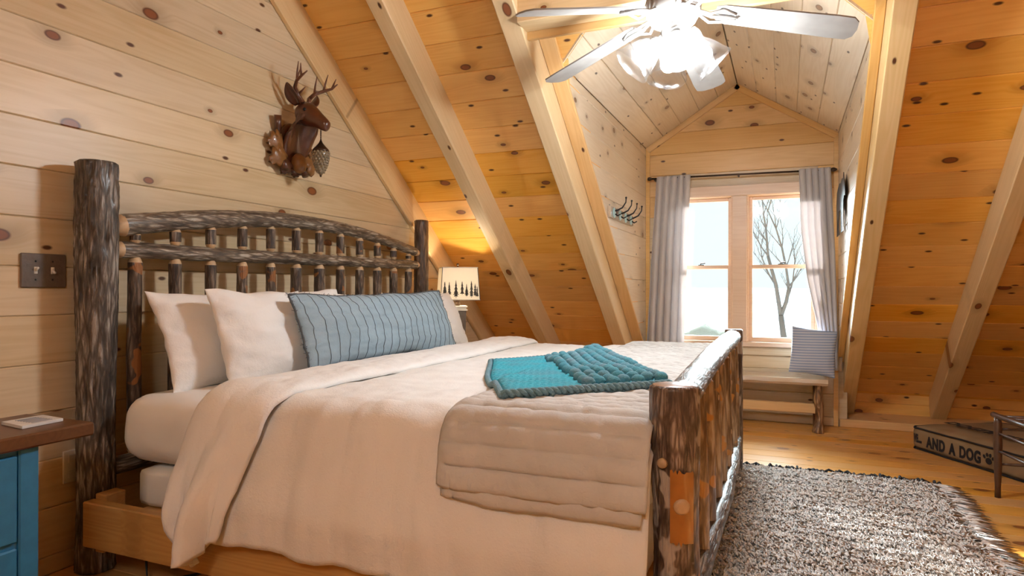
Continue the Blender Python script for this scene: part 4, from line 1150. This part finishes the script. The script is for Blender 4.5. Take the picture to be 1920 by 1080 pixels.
# ------------------------------------------------------------------ far nightstand and lamp
nf = thing('nightstand', (.17, 2.50, 0), 'small blue nightstand hidden behind the far side of the bed', 'nightstand')
MB().box((0.02, 2.32, .565), (.36, 2.68, .60), .004).build('top', 'tabletop', nf); MB().box((.04, 2.34, .03), (.34, 2.66, .564), .004).build('body', 'blue', nf)
LX, LY = .178, 2.44
lamp = thing('table_lamp', (LX, LY, .6005), 'bedside lamp with square shade printed with dark pine trees', 'table lamp')
q = MB(); q.box((LX-.07, LY-.07, .6005), (LX+.07, LY+.07, .625), .004); q.build('base', 'bronze', lamp)
def frus(a0, z0, a1, z1):
    v = [(LX+sx*a, LY+sy*a, z) for a, z in ((a0, z0), (a1, z1)) for sx, sy in ((-1, -1), (1, -1), (1, 1), (-1, 1))]
    return v, [(3, 2, 1, 0), (4, 5, 6, 7)]+[(i, (i+1) % 4, (i+1) % 4+4, i+4) for i in range(4)]
q = MB(); q.add(*frus(.045, .625, .052, .852)); q.build('column', 'slate', lamp)
q = MB(); q.add(*frus(.060, .852, .060, .862)); q.add(*frus(.052, .862, .052, .876)); q.add(*frus(.060, .876, .058, .886)); q.build('collar', 'ivory', lamp)
q = MB(); q.tube([(LX, LY, .886), (LX, LY, .955)], .016, 12); q.build('neck', 'bronze', lamp, True)
q = MB(); q.tube([(LX, LY, 1.10), (LX, LY, 1.165)], .004, 8); q.ball((LX, LY, 1.17), .009, 10, 8); q.build('finial', 'bronze', lamp, True)
t = NT('lamp_shade_linen'); a_ = t.n('BsdfDiffuse'); b_ = t.n('BsdfTranslucent'); mx = t.n('MixShader'); mx.inputs[0].default_value = .45
for z_ in (a_, b_): z_.inputs[0].default_value = (.86, .82, .74, 1)
t.l(a_.outputs[0], mx.inputs[1]); t.l(b_.outputs[0], mx.inputs[2]); t.l(mx.outputs[0], t.out.inputs[0]); M['shade'] = t.m
A0, A1, SZ0, SZ1 = .132, .118, .928, 1.146
v, f = frus(A0, SZ0, A1, SZ1); so = mkobj('shade', v, f[2:], 'shade', lamp); so.modifiers.new('thickness', 'SOLIDIFY').thickness = .002
q = MB()
for a__, z_ in ((A0+.001, SZ0), (A1+.001, SZ1)):
    ps = [(LX+sx*a__, LY+sy*a__, z_) for sx, sy in ((-1, -1), (1, -1), (1, 1), (-1, 1), (-1, -1))]
    for p0, p1 in zip(ps[:-1], ps[1:]): q.tube([p0, p1], .003, 6)
q.build('shade_rim', 'ivory', so, origin=lamp.location).location = (0, 0, 0)
for sx, sy in ((-1, -1), (1, -1)): q = MB(); q.tube([(LX+sx*(A0+.001), LY+sy*(A0+.001), SZ0), (LX+sx*(A1+.001), LY+sy*(A1+.001), SZ1)], .0022, 6); q.build('corner_seam', 'stitch', so, origin=lamp.location).location = (0, 0, 0)
rt_ = random.Random(5)
def tree_print(face, s, h, zb):
    def P(a, z, off=.0014):
        k = (z-SZ0)/(SZ1-SZ0); A = A0+(A1-A0)*k
        return (LX+a, LY-A-off, z) if face == 0 else (LX+A+off, LY+a, z)
    q = MB(); n = 9
    for i in range(n):
        z0 = zb+h*(.12+.88*i/n); w = h*.155*(1-i/n)**.8*(.6+.6*rt_.random())+.001
        tri = [P(s-w, z0-.004), P(s+w, z0-.004), P(s+w*.25, z0+h/n*.9), P(s-w*.25, z0+h/n*.9)]
        q.add(tri, [(0, 1, 2, 3)])
    q.add([P(s-.0015, zb), P(s+.0015, zb), P(s+.001, zb+h), P(s-.001, zb+h)], [(0, 1, 2, 3)])
    q.build('tree_print', 'treeink', so, origin=lamp.location).location = (0, 0, 0)
for s_, h_, zb_ in ((-.105, .105, .944), (-.075, .09, .958), (-.03, .118, .941), (.012, .09, .962), (.042, .085, .950), (.075, .112, .943), (.100, .085, .952), (.114, .07, .948)):
    tree_print(0, s_, h_, zb_)
for s_, h_, zb_ in ((-.08, .10, .945), (-.02, .08, .955), (.05, .11, .943)): tree_print(1, s_, h_, zb_)
so.location = (0, 0, 0)
q = MB(); q.ball((LX, LY, 1.015), (.026, .026, .034), 12, 10); q.build('bulb', 'lampbulb', lamp, True)
lamp.rotation_euler = (0, 0, .62)

# ------------------------------------------------------------------ hook rack and bear cutout
hk = thing('hook_rack', (DXL, 2.93, 1.48), 'wooden wall rack with four black hooks on the dormer side wall', 'hook rack')
board(hk, 'backboard', 'benchwood', (DXL+.020, 2.52, 1.462), (0, 1, 0), (0, 0, 1), .66, .075, .018, .004)
M['ceramic'] = plain('pale_glazed_disc', (.42, .62, .64), .3)
for i in range(4):
    y_ = 2.60+i*.165; x_ = DXL+.021
    h = MB(); h.tube([(x_, y_, 1.51), (x_+.02, y_, 1.512), (x_+.055, y_, 1.528), (x_+.078, y_, 1.562), (x_+.080, y_, 1.588)], [.007, .006, .005, .004, .004], 8); h.ball((x_+.080, y_, 1.592), .007, 8, 6)
    h.tube([(x_, y_, 1.495), (x_+.025, y_, 1.478), (x_+.045, y_, 1.488)], [.006, .005, .004], 8)
    ho = h.build('hook', 'black', hk, True)
    q = MB(); q.lathe([(.034, 0), (.034, .004), (.026, .008), (.005, .010)], (x_, y_, 1.498), 16, axis=(1, 0, 0)); q.build('disc', 'ceramic', ho, True, origin=hk.location).location = (0, 0, 0)
bear = thing('bear_cutout', (DXR, 3.25, 1.37), 'dark metal bear silhouette mounted on the dormer side wall', 'wall art')
bp_ = [(3.60, 1.52), (3.62, 1.60), (3.56, 1.68), (3.46, 1.70), (3.34, 1.715), (3.22, 1.70), (3.12, 1.715), (3.03, 1.705), (2.99, 1.735), (2.965, 1.70), (2.90, 1.65), (2.86, 1.60), (2.875, 1.575), (2.95, 1.585), (3.01, 1.56), (3.02, 1.46), (3.00, 1.395), (2.97, 1.372), (3.06, 1.372), (3.075, 1.45), (3.11, 1.50), (3.13, 1.42), (3.11, 1.372), (3.19, 1.372), (3.20, 1.46), (3.22, 1.525), (3.36, 1.53), (3.40, 1.46), (3.37, 1.372), (3.45, 1.372), (3.465, 1.45), (3.49, 1.50), (3.51, 1.43), (3.49, 1.372), (3.575, 1.372), (3.58, 1.45)]
q = MB(); q.prism([(DXR-.022, y_, z_) for y_, z_ in bp_], (1, 0, 0), .004); q.build('silhouette', 'black', bear)
for y_ in (3.1, 3.45): q = MB(); q.tube([(DXR-.02, y_, 1.62), (DXR-.001, y_, 1.62)], .006, 8); q.build('standoff', 'black', bear)

# ------------------------------------------------------------------ dog bed
A_ = Vector((3.0, 3.235, 0)); dA = Vector((.53, -.848, 0)); dB = Vector((.848, .53, 0))
db = thing('dog_bed', A_, 'flat rectangular burlap dog bed with dark printed lettering under the slope', 'dog bed')
LA, LBd, HB = .95, .66, .142
V = []; F = []; n1, n2, n3 = 44, 30, 8
def dbp(a, b, z, push=0): return A_+dA*a+dB*b+Vector((0, 0, z))
def rounded(a, b, z):
    r = .035
    p = Vector((a, b, z)); i_ = Vector((min(max(a, r), LA-r), min(max(b, r), LBd-r), min(max(z, r), HB-r))); d = p-i_
    if d.length > 1e-9: p = i_+d.normalized()*r
    if z >= HB-1e-6: p.z += .022*max(0, math.sin(PI*a/LA))**.5*max(0, math.sin(PI*b/LBd))**.5+.004*fbm(a*7, b*7, 1)
    return dbp(p.x, p.y, p.z)
vid = {}
def gv(a, b, z):
    k = (round(a, 4), round(b, 4), round(z, 4))
    if k not in vid: vid[k] = len(V); V.append(rounded(a, b, z))
    return vid[k]
for z_ in (0, HB):
    for i in range(n1):
        for j in range(n2):
            q = [gv(LA*(i+x_)/n1, LBd*(j+y_)/n2, z_) for x_, y_ in ((0, 0), (1, 0), (1, 1), (0, 1))]; F.append(q if z_ > 0 else q[::-1])
for b in (0, LBd):
    for i in range(n1):
        for j in range(n3):
            q = [gv(LA*(i+x_)/n1, b, HB*(j+y_)/n3) for x_, y_ in ((0, 0), (1, 0), (1, 1), (0, 1))]; F.append(q if b == 0 else q[::-1])
for a in (0, LA):
    for i in range(n2):
        for j in range(n3):
            q = [gv(a, LBd*(i+x_)/n2, HB*(j+y_)/n3) for x_, y_ in ((0, 0), (1, 0), (1, 1), (0, 1))]; F.append(q if a > 0 else q[::-1])
mkobj('cover', V, F, 'burlap', db, True)
q = MB()
for z_ in (.006, HB-.008):
    r = .03
    loop = [dbp(a, b, z_+.003*nz(a*9, b*9, 2)) for a, b in [(x_, -.001) for x_ in np.linspace(r, LA-r, 40)]+[(LA+.001, y_) for y_ in np.linspace(r, LBd-r, 24)]+[(x_, LBd+.001) for x_ in np.linspace(LA-r, r, 40)]+[(-.001, y_) for y_ in np.linspace(LBd-r, r, 24)]]
    loop.append(loop[0]); q.tube(loop, .0055, 6, False)
q.build('piping', 'ink', db, True)
def text_part(txt, size, mat, parent, origin, ex, ey, bold=.004, name='lettering', sx=1.0):
    cu = bpy.data.curves.new('txt', 'FONT'); cu.body = txt; cu.size = size; cu.extrude = .0006; cu.offset = bold; cu.space_character = 1.12
    to = bpy.data.objects.new('txt', cu); COL.objects.link(to)
    dg = bpy.context.evaluated_depsgraph_get(); dg.update()
    me = bpy.data.meshes.new_from_object(to.evaluated_get(dg)); bpy.data.objects.remove(to)
    me.materials.clear(); me.materials.append(M[mat])
    ob = bpy.data.objects.new(name, me); COL.objects.link(ob); ob.parent = parent
    ex = Vector(ex).normalized(); ey = Vector(ey).normalized(); ez = ex.cross(ey); o_ = Vector(origin)-parent.location
    me.transform(Matrix(((ex.x*sx, ey.x, ez.x, o_.x), (ex.y*sx, ey.y, ez.y, o_.y), (ex.z*sx, ey.z, ez.z, o_.z), (0, 0, 0, 1))))
    return ob
text_part('VE....', .066, 'ink', db, dbp(.030, -.003, .048), dA, (0, 0, 1), sx=.40)
for tx, a_ in (('AND', .130), ('A', .300), ('DOG', .370)): text_part(tx, .090, 'ink', db, dbp(a_, -.003, .034), dA, (0, 0, 1), sx=.66)
for tx, a_ in (('DOG', .11), ('TIRED', .325)): text_part(tx, .105, 'ink', db, dbp(a_, .135, HB+.034), dA, dB, sx=.88)
q = MB()
pc_ = dbp(.565, -.003, .058)
def disc(mb, a, z, ra, rz, tilt=0):
    n = 14; mb.prism([pc_+dA*(a+ra*math.cos(2*PI*k/n)*math.cos(tilt)-rz*math.sin(2*PI*k/n)*math.sin(tilt))+Vector((0, 0, z+ra*math.cos(2*PI*k/n)*math.sin(tilt)+rz*math.sin(2*PI*k/n)*math.cos(tilt))) for k in range(n)], dB*-1, .001)
disc(q, 0, 0, .019, .018)
for a, z, t_ in ((-.028, .020, .5), (-.010, .033, .1), (.010, .033, -.1), (.028, .020, -.5)): disc(q, a, z, .0075, .011, t_)
q.build('paw_print', 'ink', db)

# ------------------------------------------------------------------ low stool at the right edge
st = thing('stool', (3.4, 2.05, 0), 'low dark turned-wood stool with rungs at the right edge', 'stool')
sx0, sx1, sy0, sy1 = 3.212, 3.60, 2.235, 1.78
ex_ = Vector((.19, -.98, 0)).normalized()
def sp(a, b, z): return Vector((3.212, 2.238, z))+ex_*a+Vector((.98, .19, 0))*b
SLn, SWd = .46, .38
for a in (0, SLn):
    for b in (0, SWd):
        q = MB(); q.tube([sp(a, b, 0), sp(a, b, .05), sp(a, b, .14), sp(a, b, .25), sp(a, b, .36), sp(a, b, .385)], [.013, .0125, .0165, .0185, .0165, .014], 14); q.build('leg', 'stool', st, True)
for b in (0, SWd):
    q = MB(); q.tube([sp(-.045, b, .392), sp(SLn*.5, b, .392), sp(SLn+.045, b, .392)], [.013, .015, .013], 12); q.build('top_rail', 'stool', st, True)
    for z_ in (.31, .225):
        q = MB(); q.tube([sp(0, b, z_), sp(SLn*.5, b, z_), sp(SLn, b, z_)], [.006, .0085, .006], 10); q.build('rung', 'stool', st, True)
for a in (0, SLn):
    for z_ in (.33, .16):
        q = MB(); q.tube([sp(a, 0, z_), sp(a, SWd*.5, z_), sp(a, SWd, z_)], [.006, .0085, .006], 10); q.build('rung', 'stool', st, True)
for i in range(7):
    a = .03+i*(SLn-.06)/6; MB().tube([sp(a, .0, .394), sp(a, SWd, .394)], .008, 8).build('seat_slat', 'stool', st, True)

# ------------------------------------------------------------------ shag rug
RX0, RX1, RY0, RY1 = 1.55, 2.965, .25, 2.31
rug = thing('shag_rug', ((RX0+RX1)/2, (RY0+RY1)/2, 0), 'shaggy cream wool rug with black end fringe beside the bed', 'rug')
def rugx1(y_): return RX1+.03*nz(y_*1.7, 3, 0)+.02*(y_-1.2)*0
g = lambda u, v: (RX0+(rugx1(RY0+(RY1-RY0)*v)-RX0)*u, RY0+(RY1-RY0)*v+.012*nz(u*4, 1, 0), .011)
ob = grid(g, 40, 50, 'backing', 'rugback', rug, .010)
N = 52000
rs = np.random.RandomState(5)
U = rs.rand(N); Vv = rs.rand(N)
px = RX0+(RX1-RX0)*U; py = RY0+(RY1-RY0)*Vv
edge = np.array([rugx1(b) for b in py]); px = RX0+(edge-RX0)*U
row = np.sin(py*2*PI/.105+1.3*np.sin(px*2.1))
# a few bare-ish rows between tufts give the banded shag
hgt = .017+.011*rs.rand(N)+.006*row
hgt = np.where(py > RY1-.07, hgt*.55, hgt)
ang = rs.rand(N)*2*PI
dirx = np.cos(ang)*.6+.15; diry = np.sin(ang)*.6-.35
near_edge = (edge-px) < .03
dirx = np.where(near_edge, 1.3, dirx); hgt = np.where(near_edge, hgt*.6, hgt)
ln = .026+.030*rs.rand(N)
ln = np.where(py > RY1-.05, ln*.6, ln)
ln = np.where(near_edge, ln*1.7, ln)
w = .0040+.0028*rs.rand(N)
sxv, syv = -np.sin(ang), np.cos(ang)
P0 = np.stack([px, py, np.full(N, .010)], 1)
Pm = P0+np.stack([dirx*ln*.35, diry*ln*.35, hgt*.75], 1)
Pt = P0+np.stack([dirx*ln*1.05, diry*ln*1.05, hgt*(.85+.2*rs.rand(N))], 1)
S_ = np.stack([sxv*w, syv*w, np.zeros(N)], 1)
S2 = np.stack([syv*w*.6, -sxv*w*.6, w*.8], 1)
verts = np.stack([P0-S_, P0+S_, Pm-S_*1.25, Pm+S_*1.25, Pm+S2*2.2, Pt], 1).reshape(-1, 3)
b6 = (np.arange(N)*6)[:, None]
quads = b6+np.array([[0, 1, 3, 2]]); tris = np.concatenate([b6+np.array([[2, 3, 5]]), b6+np.array([[3, 4, 5]]), b6+np.array([[4, 2, 5]])])
me = bpy.data.meshes.new('pile'); me.vertices.add(len(verts)); vv_ = verts-np.array(rug.location); me.vertices.foreach_set('co', vv_.ravel().astype(np.float32))
lp = np.concatenate([quads.ravel(), tris.ravel()]).astype(np.int32); me.loops.add(len(lp)); me.loops.foreach_set('vertex_index', lp)
ls = np.concatenate([np.arange(N)*4, N*4+np.arange(len(tris))*3]).astype(np.int32); me.polygons.add(len(ls)); me.polygons.foreach_set('loop_start', ls)
me.polygons.foreach_set('use_smooth', np.ones(len(ls), dtype=bool)); me.update(calc_edges=True); me.validate()
me.materials.append(M['shag']); po = bpy.data.objects.new('pile', me); COL.objects.link(po); po.parent = rug; po['kind'] = 'stuff'; po['label'] = 'cream shaggy wool pile'
fr = random.Random(9)
for i in range(26):
    x_ = 2.03+i*.037+fr.uniform(-.01, .01)
    q = MB()
    for _ in range(3):
        p = Vector((x_+fr.uniform(-.006, .006), RY1-.01, .012)); d = Vector((fr.uniform(-.7, 1.0), fr.uniform(.4, .9), 0)).normalized(); L = fr.uniform(.05, .115)
        q.tube([p, p+d*L*.5+Vector((0, 0, fr.uniform(.004, .018))), p+d*L+Vector((fr.uniform(-.01, .01), 0, -.008))], [.006, .0065, .003], 6)
    q.build('fringe_tuft', 'black_fringe', rug, True)

# ------------------------------------------------------------------ cord under the bed
q = MB(); q.tube([(.22, .06, .20), (.23, .02, .06), (.26, .0, .012), (.34, .04, .006), (.45, .2, .006), (.62, .5, .006)], .004, 8)
tag(q.build('power_cord', 'cord', None, True, origin=(.3, .1, 0)), 'black cord hanging and trailing under the near side of the bed', 'cord')

# ------------------------------------------------------------------ second light fixture of the loft, behind the viewer
rl = thing('pendant_light', (2.3, -2.9, 2.42), 'pendant with frosted globes hanging behind the viewer', 'pendant light')
q = MB(); q.tube([(2.3, -2.9, 2.42), (2.3, -2.9, zdeck(-2.9)-.01)], .012, 10); q.lathe([(.03, -.02), (.05, 0), (.03, .03)], (2.3, -2.9, 2.42), 16); q.build('stem', 'bronze', rl, True)
for kk in range(3):
    a = kk*2*PI/3; c_ = Vector((2.3+.28*math.cos(a), -2.9+.28*math.sin(a), 2.36)); q = MB(); q.tube([(2.3, -2.9, 2.42), c_+Vector((0, 0, .1))], .009, 8); ao = q.build('arm', 'bronze', rl, True)
    q = MB(); q.ball(c_, .10, 14, 9); q.build('globe', 'rearbulb', ao, True, origin=rl.location).location = (0, 0, 0)
